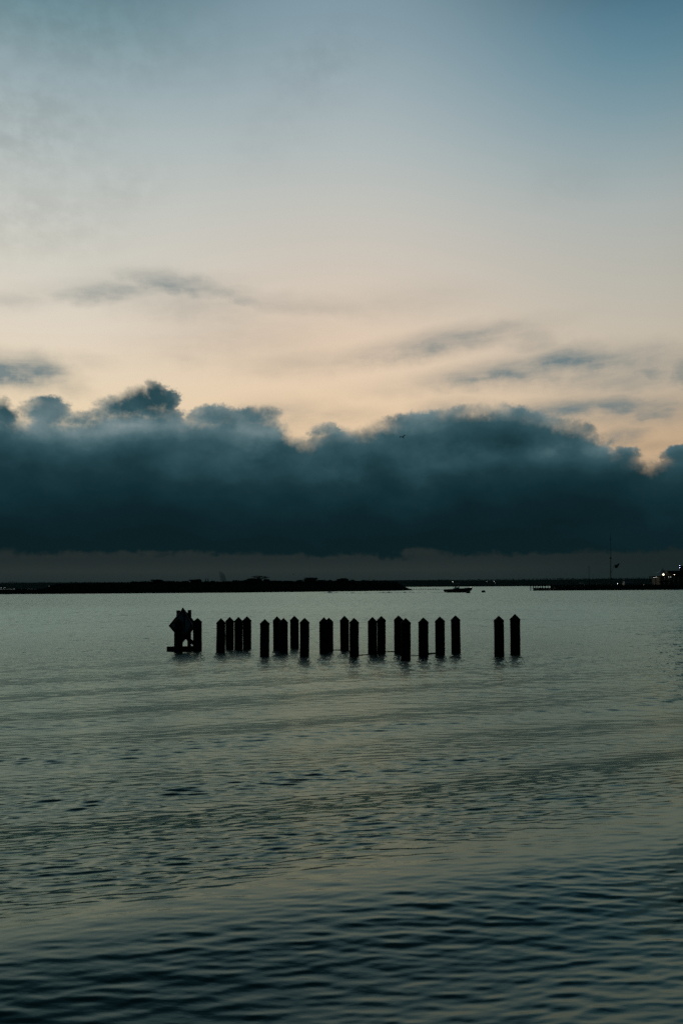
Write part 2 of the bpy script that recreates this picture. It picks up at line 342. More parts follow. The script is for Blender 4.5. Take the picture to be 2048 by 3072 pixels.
# ------------------------------------------------------------------ water: one sheet with real waves out to the horizon
def build_water():
    r = [0.3, 0.8, 1.4, 2.0, 2.5]
    while r[-1] < 5600:
        x = r[-1]
        k = 0.0017 if x < 85 else (0.007 if x < 420 else 0.04)
        r.append(x + max(k * x, 0.010))
    r = np.array(r)
    fine = np.arange(-30, 30.001, 0.10)
    coarse = np.concatenate([np.arange(31.0, 180, 2.0), np.arange(-180, -30.5, 2.0)])
    th = np.radians(np.concatenate([fine, coarse]))
    isf = np.concatenate([np.ones(len(fine)), np.zeros(len(coarse))])
    nr, na = len(r), len(th)
    R, T = np.meshgrid(r, th, indexing='ij')
    x = (R * np.sin(T)).ravel(); y = (R * np.cos(T)).ravel()
    dr = np.gradient(r); sp = np.repeat(np.maximum(dr, r * np.radians(0.10) * 0.5), na)
    cs = np.tile(isf, nr); rr = np.repeat(r, na)
    z = np.zeros_like(x); dx = np.zeros_like(x); dy = np.zeros_like(x)
    g = np.random.default_rng(5)
    def fld(kx, ky, n, seed):               # smooth random field in -1..1
        q = np.random.default_rng(seed); s = np.zeros_like(x)
        for _ in range(n):
            a = q.uniform(0, 2 * math.pi); m_ = q.uniform(0.5, 1.6)
            s += np.sin(x * kx * m_ * math.cos(a) + y * ky * m_ * math.sin(a) + q.uniform(0, 6.28))
        return s / math.sqrt(n / 2) / 1.6
    # direction along which the wake swell travels (crests rise to the right in the photo)
    ca, sa = math.cos(RAD(27)), math.sin(RAD(27))
    u = x * ca + y * sa; w = -x * sa + y * ca        # u along the crests, w across them
    patch = np.clip(0.88 + 0.42 * fld(0.35, 0.8, 9, 3), 0.5, 1.25)        # wind patches
    wob = 0.55 * fld(0.30, 0.30, 6, 8) + 0.35 * fld(0.9, 0.9, 6, 28)
    phs = 2 * math.pi * (w - 6.8 + wob * 0.45) / 2.75
    band = np.cos(phs)                                  # the faces of the wake swell turned to the pier are rougher
    band2 = np.sin(2 * math.pi * w / 1.45 + 1.6 * fld(0.3, 0.3, 6, 18))
    steep = np.clip(0.92 + 0.34 * band + 0.24 * band2, 0.5, 1.45)
    calm = 0.50 + 0.50 * np.clip((w - 5.3) / 2.2, 0, 1) ** 1.2      # smoother water in the lee close by
    far = 1.0 - 0.50 * np.clip((rr - 12) / 20, 0, 1)
    chopf = np.clip((rr - 8) / 16, 0.12, 1)                  # open water further out carries more wind chop
    wb = w + wob * 0.35
    z += 0.19 * np.exp(-((wb - 5.95) / np.where(wb < 5.95, 2.15, 2.3)) ** 2)             # one low wake swell coming in close by
    z += 0.021 * np.clip((wb - 5.8) / 2.5, 0.0, 1) * np.sin(phs) * np.clip(0.75 + 0.5 * fld(0.15, 0.2, 6, 77), 0.1, 1.4) / (1 + (rr / 30.0) ** 2)
    def add(lam, ang, slope, env=None, chop=0.0):
        nonlocal z, dx, dy
        k = 2 * math.pi / lam; kx, ky = k * math.sin(ang), k * math.cos(ang)
        ph = kx * x + ky * y + g.uniform(0, 6.28)
        a = slope / k
        att = np.clip((lam / sp - 2.2) / 2.5, 0, 1) * (cs if lam < 4 else 1)
        if env is not None: att = att * env
        z += a * att * np.sin(ph)
        if chop:
            c = np.cos(ph) * a * att * chop
            dx += c * math.sin(ang); dy += c * math.cos(ang)
    near = 1.0 / (1 + (rr / 160.0) ** 2)
    for i in range(7):   # wake swell
        lam = g.uniform(1.3, 3.6)
        add(lam, RAD(-25 + g.normal(0, 5)), 0.012, np.clip(0.8 + 0.6 * fld(0.12, 0.2, 5, 60 + i), 0, 2) * near)
    for i in range(60):  # wavelets
        lam = math.exp(g.uniform(math.log(0.26), math.log(0.95)))
        add(lam, RAD(-10 + g.normal(0, 30)), 0.0115, (0.4 + 0.6 * patch) * calm * chopf, 0.7)
    for i in range(190):  # ripples
        lam = math.exp(g.uniform(math.log(0.058), math.log(0.30)))
        add(lam, RAD(-9 + g.normal(0, 13 + 60 * max(0, lam - 0.12))), 0.0108, patch * steep * (calm ** 0.9 if lam < 0.14 else calm * 0.85) * far, 0.8)
    co = np.stack([x + dx, y + dy, z], 1).astype(np.float32)
    # faces
    i = np.arange(nr - 1)[:, None]; j = np.arange(na)[None, :]
    # angular order: fine then wrap through coarse
    order = np.argsort(np.where(th < -math.pi, th, th)); inv = order
    jj = inv[np.arange(na)]; jn = inv[(np.arange(na) + 1) % na]
    a = (i * na + jj[None, :]).ravel(); b = (i * na + jn[None, :]).ravel()
    c = ((i + 1) * na + jn[None, :]).ravel(); d = ((i + 1) * na + jj[None, :]).ravel()
    quads = np.stack([a, b, c, d], 1).astype(np.int32)
    me = bpy.data.meshes.new('water')
    me.vertices.add(len(co)); me.vertices.foreach_set('co', co.ravel())
    nq = len(quads)
    cap = inv[::1].astype(np.int32)             # inner disc
    me.loops.add(nq * 4 + na); me.polygons.add(nq + 1)
    me.loops.foreach_set('vertex_index', np.concatenate([quads.ravel(), cap[::-1]]))
    ls = np.concatenate([np.arange(0, nq * 4, 4), [nq * 4]]).astype(np.int32)
    me.polygons.foreach_set('loop_start', ls)
    me.update(calc_edges=True); me.shade_smooth()
    m = bpy.data.materials.new('bay_water'); m.use_nodes = True
    t = m.node_tree; V.nt = t; t.nodes.clear()
    gp = t.nodes.new('ShaderNodeNewGeometry'); ln = t.nodes.new('ShaderNodeVectorMath'); ln.operation = 'LENGTH'
    t.links.new(gp.outputs['Position'], ln.inputs[0]); D = V(ln.outputs['Value'])
    rough = 0.09 + sstep(4.5, 15, D) * 0.11 + sstep(12, 60, D) * 0.14
    mp = t.nodes.new('ShaderNodeMapping'); mp.inputs['Scale'].default_value = (0.40, 1.0, 1.0); mp.inputs['Rotation'].default_value = (0, 0, RAD(12))
    t.links.new(gp.outputs['Position'], mp.inputs[0])
    f1 = fbm(V(mp.outputs[0]), 7.0, 4, 0.6); f2 = fbm(V(mp.outputs[0]), 1.6, 4, 0.6)
    m3 = t.nodes.new('ShaderNodeMapping'); m3.inputs['Scale'].default_value = (2.0, 0.85, 1.0); m3.inputs['Rotation'].default_value = (0, 0, RAD(4))
    t.links.new(gp.outputs['Position'], m3.inputs[0])
    f3 = fbm(V(m3.outputs[0]), 1.0, 3, 0.62)
    m4 = t.nodes.new('ShaderNodeMapping'); m4.inputs['Scale'].default_value = (0.9, 0.16, 1.0)
    t.links.new(gp.outputs['Position'], m4.inputs[0])
    f4 = fbm(V(m4.outputs[0]), 1.0, 3, 0.62)
    h = f1 * 0.003 + f3 * 0.10 * sstep(12, 34, D) * sstep(150, 60, D) + f4 * 0.9 * sstep(50, 130, D)
    bn = t.nodes.new('ShaderNodeBump'); bn.inputs['Strength'].default_value = 1.0; bn.inputs['Distance'].default_value = 1.0
    t.links.new(h.o, bn.inputs['Height'])
    body = t.nodes.new('ShaderNodeBsdfDiffuse'); body.inputs[0].default_value = (0.004, 0.026, 0.020, 1)
    gl = t.nodes.new('ShaderNodeBsdfGlossy'); gl.distribution = 'GGX'; gl.inputs['Color'].default_value = (0.78, 1.0, 0.92, 1)
    t.links.new(rough.o, gl.inputs['Roughness'])
    fr = t.nodes.new('ShaderNodeFresnel'); fr.inputs[0].default_value = 1.52
    for n_ in (gl, body, fr): t.links.new(bn.outputs[0], n_.inputs['Normal'])
    mx = t.nodes.new('ShaderNodeMixShader'); t.links.new(fr.outputs[0], mx.inputs[0]); t.links.new(body.outputs[0], mx.inputs[1]); t.links.new(gl.outputs[0], mx.inputs[2])
    ou = t.nodes.new('ShaderNodeOutputMaterial'); t.links.new(mx.outputs[0], ou.inputs[0])
    me.materials.append(m)
    o = bpy.data.objects.new('water', me); C.objects.link(o)
    tag(o, 'rippled dark green bay water reflecting the dusk sky', kind='structure')
    return o, m
water, water_mat = build_water()

# ------------------------------------------------------------------ the pilings
# (left px, right px, apex y, shoulder y, waterline y, bottom shift px) measured on the photograph
PILES = [
 (523.3, 549.0, 1854.5, 1866, 1956.5, -1.0, 'pointed dark piling standing in front of the diamond sign'),
 (579.5, 605.5, 1853.5, 1866, 1952.6, 0.3, 'pointed dark piling just right of the diamond sign frame'),
 (649.9, 676.6, 1854.3, 1869, 1957.2, -2.0, 'front piling at the left end of the tight cluster of four'),
 (676.7, 701.9, 1850.5, 1864, 1947.6, -0.5, 'second piling from the left in the tight cluster of four'),
 (703.0, 728.0, 1850.5, 1864, 1947.6, 0.0, 'third piling from the left in the tight cluster of four'),
 (728.3, 753.6, 1848.5, 1862, 1947.6, 1.0, 'piling at the right end of the tight cluster of four'),
 (780.4, 808.3, 1857.0, 1871, 1967.2, -1.0, 'lone front piling right of the tight cluster of four'),
 (818.6, 843.0, 1848.5, 1862, 1952.5, 2.0, 'back piling partly hidden behind its neighbour, right of the lone front piling'),
 (837.0, 863.4, 1853.5, 1868, 1957.6, 0.6, 'front piling overlapping the one behind, right of the lone front piling'),
 (869.9, 896.0, 1847.0, 1861, 1945.8, 1.3, 'back row piling between the overlapping pair and a big front piling'),
 (899.3, 927.7, 1853.1, 1868, 1969.1, -0.5, 'big front piling left of the wide gap in the middle of the row'),
 (957.2, 985.3, 1851.2, 1867, 1959.5, 1.6, 'front piling of the pair just right of the wide gap, another half hidden behind'),
 (973.6, 998.9, 1852.8, 1866, 1952.8, 1.8, 'half hidden back piling of the pair just right of the wide gap'),
 (1019.3, 1046.1, 1847.0, 1862, 1950.8, 1.7, 'taller back piling beside a low front piling near the middle of the row'),
 (1047.5, 1075.9, 1853.1, 1868, 1971.0, 0.4, 'low front piling beside a taller back piling near the middle of the row'),
 (1102.9, 1130.3, 1850.3, 1865, 1962.0, 0.8, 'left piling of the touching pair of equal height right of the middle'),
 (1130.4, 1156.2, 1847.7, 1861, 1960.9, 0.7, 'right piling of the touching pair of equal height right of the middle'),
 (1181.3, 1208.0, 1845.9, 1860, 1961.3, 0.8, 'back piling overlapped by the lowest front piling on the right half'),
 (1201.3, 1231.3, 1853.6, 1869, 1977.9, 0.4, 'lowest front piling on the right half, overlapping one behind'),
 (1254.2, 1284.2, 1852.1, 1867, 1969.4, 0.8, 'first of three evenly spaced pilings on the right, joined to the next by a beam'),
 (1304.1, 1333.0, 1849.2, 1864, 1964.6, 1.7, 'middle of three evenly spaced pilings on the right'),
 (1351.5, 1379.2, 1845.9, 1860, 1960.2, 2.8, 'last of three evenly spaced pilings on the right, before the wide gap'),
 (1480.2, 1509.8, 1847.0, 1862, 1968.3, 3.0, 'left piling of the separate pair at the far right end'),
 (1528.7, 1558.2, 1841.8, 1858, 1962.0, 2.4, 'tallest piling at the far right end, with a thin pale band'),
]
for xl, xr, ya, ys, yb, sh_, lab in PILES:
    cx = (xl + xr) / 2
    b = ground(cx + sh_ * 0.6, yb); D = b.y
    s = D / F / math.cos(math.atan(b.x / D)) * 1.0
    rad = (xr - xl) / 2 * s * 1.005
    topc = at(cx, ya, D); shd = at(cx, ys, D)
    root = empty('piling', b); tag(root, lab, 'piling', 'pointed timber pilings standing in the bay')
    H = shd.z; lean = (topc.x - b.x)
    bm = bmesh.new(); n = 9; pts, rd = [], []
    for i in range(n):
        z = -1.2 + (H + 1.2) * i / (n - 1)
        pts.append((lean * max(z, -1.2) / topc.z + random.uniform(-.002, .002), 0, z)); rd.append(rad * (0.985 + 0.015 * random.uniform(-1, 1) + (0.03 if i < 3 else 0)))
    tube(bm, pts, rd, 20, 0.008)
    link('shaft', bm, MT['wood'], root)
    bm = bmesh.new(); tz = topc.z
    lathe(bm, [(rad * 0.99, H - 0.03), (rad * 1.04, H - 0.028), (rad * 1.045, H + 0.0), (rad * 1.01, H + 0.012), (rad * 0.10, tz - 0.012), (rad * 0.04, tz - 0.003), (0, tz)], 20, (lean * H / tz, 0, 0), 0.008)
    link('cap', bm, MT['cap'], root)
    if 'pale band' in lab:
        zb = at(cx, 1881, D).z; bm = bmesh.new()
        tube(bm, [(lean * zb / tz, 0, zb - 0.007), (lean * zb / tz, 0, zb + 0.007)], rad * 0.985, 20)
        link('metal_band', bm, MT['metal'], root)

# walers just breaking the surface between pilings
def beam_between(p, q, th, hh, name, lab, z0, grp=None):
    p = Vector(p); q = Vector(q); mid = (p + q) / 2; d = q - p; L = d.length
    o = empty(name, (mid.x, mid.y, 0), math.atan2(d.y, d.x))
    me = bmesh.new(); box(me, (0, 0, z0), (L, th, hh), bev=0.012)
    for v in me.verts: v.co += Vector((0, random.uniform(-.006, .006), random.uniform(-.006, .006)))
    r = link(name, me, MT['plank'], None, (mid.x, mid.y, 0)); r.rotation_euler = (0, 0, math.atan2(d.y, d.x))
    bpy.data.objects.remove(o)
    tag(r, lab, 'beam', grp); return r
G = 'waterline beams between the pilings'
beam_between(ground(1270, 1964), ground(1318, 1962), 0.12, 0.05, 'waterline_beam', 'low dark beam just above water joining two of the evenly spaced pilings', 0.02, G)
beam_between(ground(1065, 1967), ground(1112, 1964), 0.12, 0.05, 'waterline_beam', 'nearly submerged beam right of the low front piling near the middle', -0.006, G)
beam_between(ground(990, 1951), ground(1030, 1950), 0.12, 0.05, 'waterline_beam', 'nearly submerged beam left of the taller back piling near the middle', -0.006, G)
beam_between(ground(1220, 1969), ground(1262, 1968), 0.12, 0.06, 'waterline_beam', 'nearly submerged beam right of the lowest front piling', -0.008, G)
beam_between(ground(1145, 1956), ground(1192, 1955), 0.12, 0.06, 'waterline_beam', 'nearly submerged beam right of the touching pair of pilings', -0.008, G)

# ------------------------------------------------------------------ the diamond sign on its frame
SB = ground(553, 1953.5); SY = SB.y + 0.32
def s_at(px, py, dy=0.0):
    v = at(px, py, SY + dy); return (v.x - SB.x, v.y - SB.y, v.z)
sign = empty('channel_sign', SB)
tag(sign, 'dark diamond warning board on two square posts with braces, left end of the pilings', 'sign')
for (pl, pr, yt) in ((530.4, 540.4, 1831.0), (564.0, 573.8, 1829.8)):
    t_ = Vector(s_at((pl + pr) / 2, yt, 0.12)); bm = bmesh.new(); wd = (pr - pl) * SY / F
    box(bm, (t_.x, t_.y, (t_.z - 1.2) / 2), (wd, wd, t_.z + 1.2), bev=0.008)
    link('post', bm, MT['wood'], sign)
# boards: two diamonds back to back in a V, the nearer one seen obliquely
def diamond(cx, cy, hw, hh, yaw, dy, nm):
    c = Vector(s_at(cx, cy, dy)); s_ = SY / F
    half = hh * s_; 
    rot = Matrix.Rotation(RAD(yaw), 4, 'Z')
    bm = bmesh.new()
    pts = [(0, half), (half, 0), (0, -half), (-half, 0)]
    fr = [bm.verts.new(rot @ Vector((a, -0.012, b_)) + c) for a, b_ in pts]; bk = [bm.verts.new(rot @ Vector((a, 0.012, b_)) + c) for a, b_ in pts]
    bm.faces.new(fr); bm.faces.new(bk[::-1])
    for i in range(4): bm.faces.new((fr[i], fr[(i + 1) % 4], bk[(i + 1) % 4], bk[i]))
    p_ = link(nm, bm, MT['signface'], sign)
    bm = bmesh.new(); k = 0.84
    for y0, y1 in ((-0.018, -0.0125),):
        o4 = [bm.verts.new(rot @ Vector((a, y0, b_)) + c) for a, b_ in pts]; i4 = [bm.verts.new(rot @ Vector((a * k, y0, b_ * k)) + c) for a, b_ in pts]
        o5 = [bm.verts.new(rot @ Vector((a, y1, b_)) + c) for a, b_ in pts]; i5 = [bm.verts.new(rot @ Vector((a * k, y1, b_ * k)) + c) for a, b_ in pts]
        for i in range(4):
            j = (i + 1) % 4
            bm.faces.new((o4[i], o4[j], i4[j], i4[i])); bm.faces.new((o5[i], i5[i], i5[j], o5[j]))
            bm.faces.new((o4[i], o5[i], o5[j], o4[j])); bm.faces.new((i4[i], i4[j], i5[j], i5[i]))
    link('border', bm, MT['signedge'], p_)
diamond(549.2, 1875.6, 36, 50.5, 45, -0.02, 'diamond_board')
diamond(548.5, 1875.0, 36, 51.5, -46, 0.0, 'diamond_board')
# upright batten down the middle of the boards
bm = bmesh.new(); a_ = Vector(s_at(555, 1838, -0.10)); b_ = Vector(s_at(556, 1912, -0.10))
box(bm, (a_ + b_) / 2, (0.085, 0.05, a_.z - b_.z), bev=0.006); link('batten', bm, MT['wood'], sign)
def plank_between(p, q, w_, th, nm):
    p, q = Vector(p), Vector(q); d = q - p
    rot = d.to_track_quat('X', 'Z').to_matrix().to_4x4()
    bm = bmesh.new(); box(bm, (p + q) / 2, (d.length, th, w_), rot, bev=0.006); return link(nm, bm, MT['plank'], sign)
plank_between(s_at(548, 1903, 0.20), s_at(586, 1934, 0.20), 0.125, 0.05, 'brace')
plank_between(s_at(566, 1899, 0.26), s_at(536, 1930, 0.26), 0.10, 0.05, 'brace')
plank_between(s_at(501.6, 1947.6, -0.14), s_at(584, 1946.0, -0.14), 0.175, 0.16, 'cross_beam')
bm = bmesh.new(); a_ = Vector(s_at(574, 1856, 0.0)); tube(bm, [a_, a_ + Vector((0.045, 0, 0.0))], 0.012, 8); link('bolt', bm, MT['metal'], sign)

# ------------------------------------------------------------------ vegetation helpers
def leaf_cloud(blobs, n, size, seed, flat=0.0):
    """n small bent leaf-clump quads spread through the volumes of the blobs (cx,cy,cz,rx,ry,rz)"""
    q = np.random.default_rng(seed)
    vol = np.array([b[3] * b[4] * b[5] for b in blobs]); pr = vol / vol.sum()
    vs, fs = [], []
    for k in range(n):
        b = blobs[q.choice(len(blobs), p=pr)]
        d = q.normal(0, 1, 3); d /= np.linalg.norm(d); rr_ = q.uniform(0.25, 1.0) ** 0.5 * q.uniform(0.8, 1.12)
        c = np.array(b[:3]) + d * rr_ * np.array(b[3:6])
        u_ = q.normal(0, 1, 3); u_ /= np.linalg.norm(u_); w_ = np.cross(u_, q.normal(0, 1, 3)); w_ /= np.linalg.norm(w_)
        if flat: u_[2] *= 1 - flat; w_[2] *= 1 - flat
        s1 = size * q.uniform(0.5, 1.3); s2 = size * q.uniform(0.3, 0.8); i0 = len(vs)
        vs += [c - u_ * s1, c - w_ * s2 + np.array([0, 0, s2 * 0.3]), c + u_ * s1, c + w_ * s2]
        fs.append((i0, i0 + 1, i0 + 2, i0 + 3))
    return vs, fs
def plant(name, base, blobs, n, size, seed, lab, cat, grp, trunk=None, flat=0.0):
    root = empty(name, base); tag(root, lab, cat, grp)
    vs, fs = leaf_cloud(blobs, n, size, seed, flat)
    from_np('crown' if cat == 'tree' else 'foliage', vs, fs, MT['leaf'], root)
    bm = bmesh.new()
    for pts, rd in (trunk or []): tube(bm, pts, rd, 7)
    link('trunk' if cat == 'tree' else 'stem', bm, MT['bark'], root)
    return root

# ------------------------------------------------------------------ marsh island
def island():
    front = [(-260, 1785), (0, 1783), (300, 1781), (700, 1778), (1000, 1774.5), (1160, 1772.5), (1236, 1771.0)]
    # ridge outline: land top as seen (px, y); trees go above it
    ridge = [(-260, 1770), (0, 1770), (130, 1767.5), (170, 1757.5), (205, 1755), (400, 1752), (600, 1750), (800, 1747.5), (1000, 1748), (1130, 1750), (1190, 1756), (1222, 1765), (1236, 1769.5)]
    xs = np.linspace(-260, 1236, 260); vs, fs = [], []
    prof = [(0, -0.3), (0.02, 0.0), (0.06, 0.16), (0.20, 0.34), (0.42, 0.66), (0.7, 1.0), (0.9, 0.9), (1.2, 0.4), (1.6, -0.3)]
    for i, px in enumerate(xs):
        yf = np.interp(px, [f[0] for f in front], [f[1] for f in front]) + 0.25 * mnoise.noise((px * 0.03, 0, 0))
        g0 = ground(px, yf); yr = np.interp(px, [r_[0] for r_ in ridge], [r_[1] for r_ in ridge])
        dep_ = 26.0 * min(1, (1250 - px) / 120.0) + 3
        zr = at(px, yr, g0.y + dep_ * 0.7).z
        for t_, h_ in prof:
            Yc = g0.y + dep_ * t_; X_ = g0.x * Yc / g0.y
            vs.append((X_, Yc, zr * h_ + (0.22 * mnoise.noise((X_ * 0.25, Yc * 0.25, 0)) if h_ > 0.1 else 0)))
    m_ = len(prof)
    for i in range(len(xs) - 1):
        for j in range(m_ - 1): a = i * m_ + j; fs.append((a, a + m_, a + m_ + 1, a + 1))
    o = from_np('marsh_island', vs, fs, MT['mudbank'], smooth=True)
    tag(o, 'low dark marsh island with a grassy bank along the left of the bay', kind='structure')
    # marsh grass and low scrub: nobody could count it
    q = np.random.default_rng(4); gv, gf = [], []
    V_ = np.array(vs).reshape(len(xs), m_, 3)
    for k in range(26000):
        i = q.uniform(0, len(xs) - 1.001); j = q.uniform(1.0, 6.2); i0, j0 = int(i), int(j); fi, fj = i - i0, j - j0
        p = (V_[i0, j0] * (1 - fi) + V_[i0 + 1, j0] * fi) * (1 - fj) + (V_[i0, j0 + 1] * (1 - fi) + V_[i0 + 1, j0 + 1] * fi) * fj
        px = xs[i0]
        hgt = (0.35 if px < 150 else 0.75) * q.uniform(0.4, 1.2) * min(1, (1240 - px) / 60)
        if j < 2: hgt *= 0.5
        wd = q.uniform(0.10, 0.28); an = q.uniform(0, 6.28); dv = np.array([math.cos(an) * wd, math.sin(an) * wd, 0]); tl = np.array([q.normal(0, .12), q.normal(0, .12), hgt])
        n_ = len(gv); gv += [p - dv - [0, 0, 0.1], p + dv - [0, 0, 0.1], p + dv * 0.25 + tl, p - dv * 0.25 + tl * 0.9]; gf.append((n_, n_ + 1, n_ + 2, n_ + 3))
    o = from_np('marsh_grass', gv, gf, MT['scrub']); tag(o, 'dark marsh grass and low scrub covering the island bank', 'grass', kind='stuff')
    def top_at(px):
        i = np.interp(px, xs, np.arange(len(xs))); i0 = min(int(i), len(xs) - 2)
        return Vector(V_[i0, 5])
    return top_at
isl = island()
ISM = 0.128
def shrub(px, ytop, wpx, seed, lab):
    b = isl(px); b = Vector((b.x, b.y + random.uniform(-3, 2), b.z - 0.35)); sc_ = b.y / F
    h = max(0.9, at(px, ytop, b.y).z - b.z); w_ = wpx * sc_ / 2
    q = random.Random(seed); bl = []
    for k in range(5): bl.append((q.uniform(-.6, .6) * w_, q.uniform(-.6, .6) * w_, h * q.uniform(0.35, 0.72), w_ * q.uniform(.3, .55), w_ * q.uniform(.3, .55), h * q.uniform(.2, .3)))
    bl.append((0, 0, h * 0.3, w_ * 0.8, w_ * 0.7, h * 0.32))
    st = [([(0, 0, 0), (q.uniform(-.3, .3) * w_, q.uniform(-.3, .3) * w_, h * 0.6)], [0.08, 0.03]) for k in range(4)]
    return plant('shrub', b, bl, 900, 0.22, seed, lab, 'shrub', 'low shrubs along the island ridge', st)
ORD = ['first', 'second', 'third', 'fourth', 'fifth', 'sixth', 'seventh', 'eighth', 'ninth', 'tenth', 'eleventh', 'twelfth', 'thirteenth', 'fourteenth', 'fifteenth', 'sixteenth', 'seventeenth', 'eighteenth', 'nineteenth', 'twentieth',
       'twenty-first', 'twenty-second', 'twenty-third', 'twenty-fourth', 'twenty-fifth', 'twenty-sixth', 'twenty-seventh', 'twenty-eighth', 'twenty-ninth', 'thirtieth', 'thirty-first', 'thirty-second']
SHR = [(405, 1745, 20), (428, 1745, 26), (452, 1743, 28), (505, 1742, 26), (530, 1744, 26), (556, 1745, 22), (622, 1745, 24), (648, 1744, 26), (690, 1745, 22), (712, 1742, 26), (738, 1741, 24), (757, 1738, 26), (805, 1738, 24), (828, 1743, 22),
       (848, 1744, 24), (872, 1744, 26), (898, 1741, 26), (960, 1740, 26), (985, 1739, 24), (1008, 1741, 24), (1060, 1741, 22), (1084, 1742, 26), (1108, 1741, 24), (1132, 1741, 28), (1158, 1742, 26), (1180, 1746, 24), (1198, 1752, 20)]
for i, (px, yt, w_) in enumerate(SHR):
    shrub(px, yt - 2.5, w_ * 1.5, 100 + i, f'dark rounded shrub on the island ridge, {ORD[i]} from the left')
GT = 'taller trees on the island'
def island_tree(px, ytop, wpx, seed, lab, kind='round', hb=0.45):
    b = isl(px); b.z -= 0.4; sc_ = b.y / F; H = at(px, ytop, b.y).z - b.z; w_ = wpx * sc_ / 2; q = random.Random(seed)
    tr = [([(0, 0, 0), (q.uniform(-.2, .2), 0, H * .4), (q.uniform(-.3, .3), 0, H * .75)], [0.22, 0.15, 0.07])]; bl = []
    if kind == 'round':
        bl = [(0, 0, H * .68, w_ * .72, w_ * .7, H * .27), (0, 0, H * .4, w_ * .9, w_ * .8, H * .3)]
        for k in range(6):
            bx = q.uniform(-.75, .75) * w_; bl.append((bx, q.uniform(-.5, .5) * w_, H * q.uniform(.5, .85), w_ * .32, w_ * .32, H * .13))
            tr.append(([(0, 0, H * .35), (bx * .6, 0, H * .62)], [0.08, 0.03]))
        return plant('broad_tree', b, bl, 1700, 0.24, seed, lab, 'tree', GT, tr)
    for bx, bz, rx, rz in ((-.62, .93, .38, .045), (-.15, .96, .42, .05), (.35, .90, .42, .05), (.75, .80, .35, .05), (-.3, .80, .5, .05), (.2, .72, .6, .05)):
        bl.append((bx * w_, q.uniform(-.3, .3) * w_, bz * H, rx * w_, rx * w_, rz * H))
        tr.append(([(0, 0, H * .45), (bx * w_ * .6, 0, bz * H * .85), (bx * w_, 0, bz * H)], [0.10, 0.06, 0.03]))
    return plant('flat_topped_tree', b, bl, 900, 0.22, seed, lab, 'tree', GT, tr, 0.5)
island_tree(475, 1737.5, 46, 1, 'rounded tree near the left end of the wooded ridge')
island_tree(590, 1737.5, 44, 2, 'small rounded tree left of the smoke plume')
island_tree(785, 1727.5, 54, 3, 'flat-topped spreading tree, tallest on the island', 'flat')
island_tree(768, 1733.5, 64, 4, 'dense tree just under the flat-topped tree on its left')
island_tree(932, 1731.5, 50, 5, 'domed tree right of the island centre')
island_tree(1032, 1733.5, 50, 6, 'domed tree nearest the island right end')

# sand spit with tussocks right of the island
bm = bmesh.new(); p = [ground(x_, 1769.2) for x_ in (1225, 1250, 1290, 1330, 1352)]
for i, a_ in enumerate(p):
    for k, (dy, dz) in enumerate(((-1.5, -0.1), (0, 0.10 if 0 < i < 4 else 0.02), (6, 0.10 if i < 4 else 0.02), (9, -0.1))): bm.verts.new((a_.x, a_.y + dy, dz))
bm.verts.ensure_lookup_table()
for i in range(4):
    for k in range(3): a = i * 4 + k; bm.faces.new([bm.verts[j] for j in (a, a + 4, a + 5, a + 1)])
tag(link('mud_spit', bm, MT['mudbank'], smooth=True), 'thin mud spit running right from the island end', kind='structure')
for i, px in enumerate((1234, 1241, 1249, 1256, 1263, 1270, 1277, 1285, 1292, 1300, 1307, 1316)):
    b = ground(px, 1768.8) + Vector((0, 2, 0.03)); q = np.random.default_rng(i); vs, fs = [], []
    hh = q.uniform(0.45, 0.85)
    for k in range(60):
        a_ = q.uniform(0, 6.28); r_ = q.uniform(0, .25); c = np.array([math.cos(a_) * r_, math.sin(a_) * r_, 0]); t_ = c * q.uniform(1.2, 2.4) + [0, 0, hh * q.uniform(.5, 1)]
        s_ = np.array([math.sin(a_), -math.cos(a_), 0]) * .035; n_ = len(vs); vs += [c - s_, c + s_, t_]; fs.append((n_, n_ + 1, n_ + 2))
    o = from_np('grass_tussock', vs, fs, MT['scrub'], loc=b)
    tag(o, f'small dark grass tussock on the mud spit, {ORD[i]} from the left', 'grass tussock', 'grass tussocks on the mud spit')

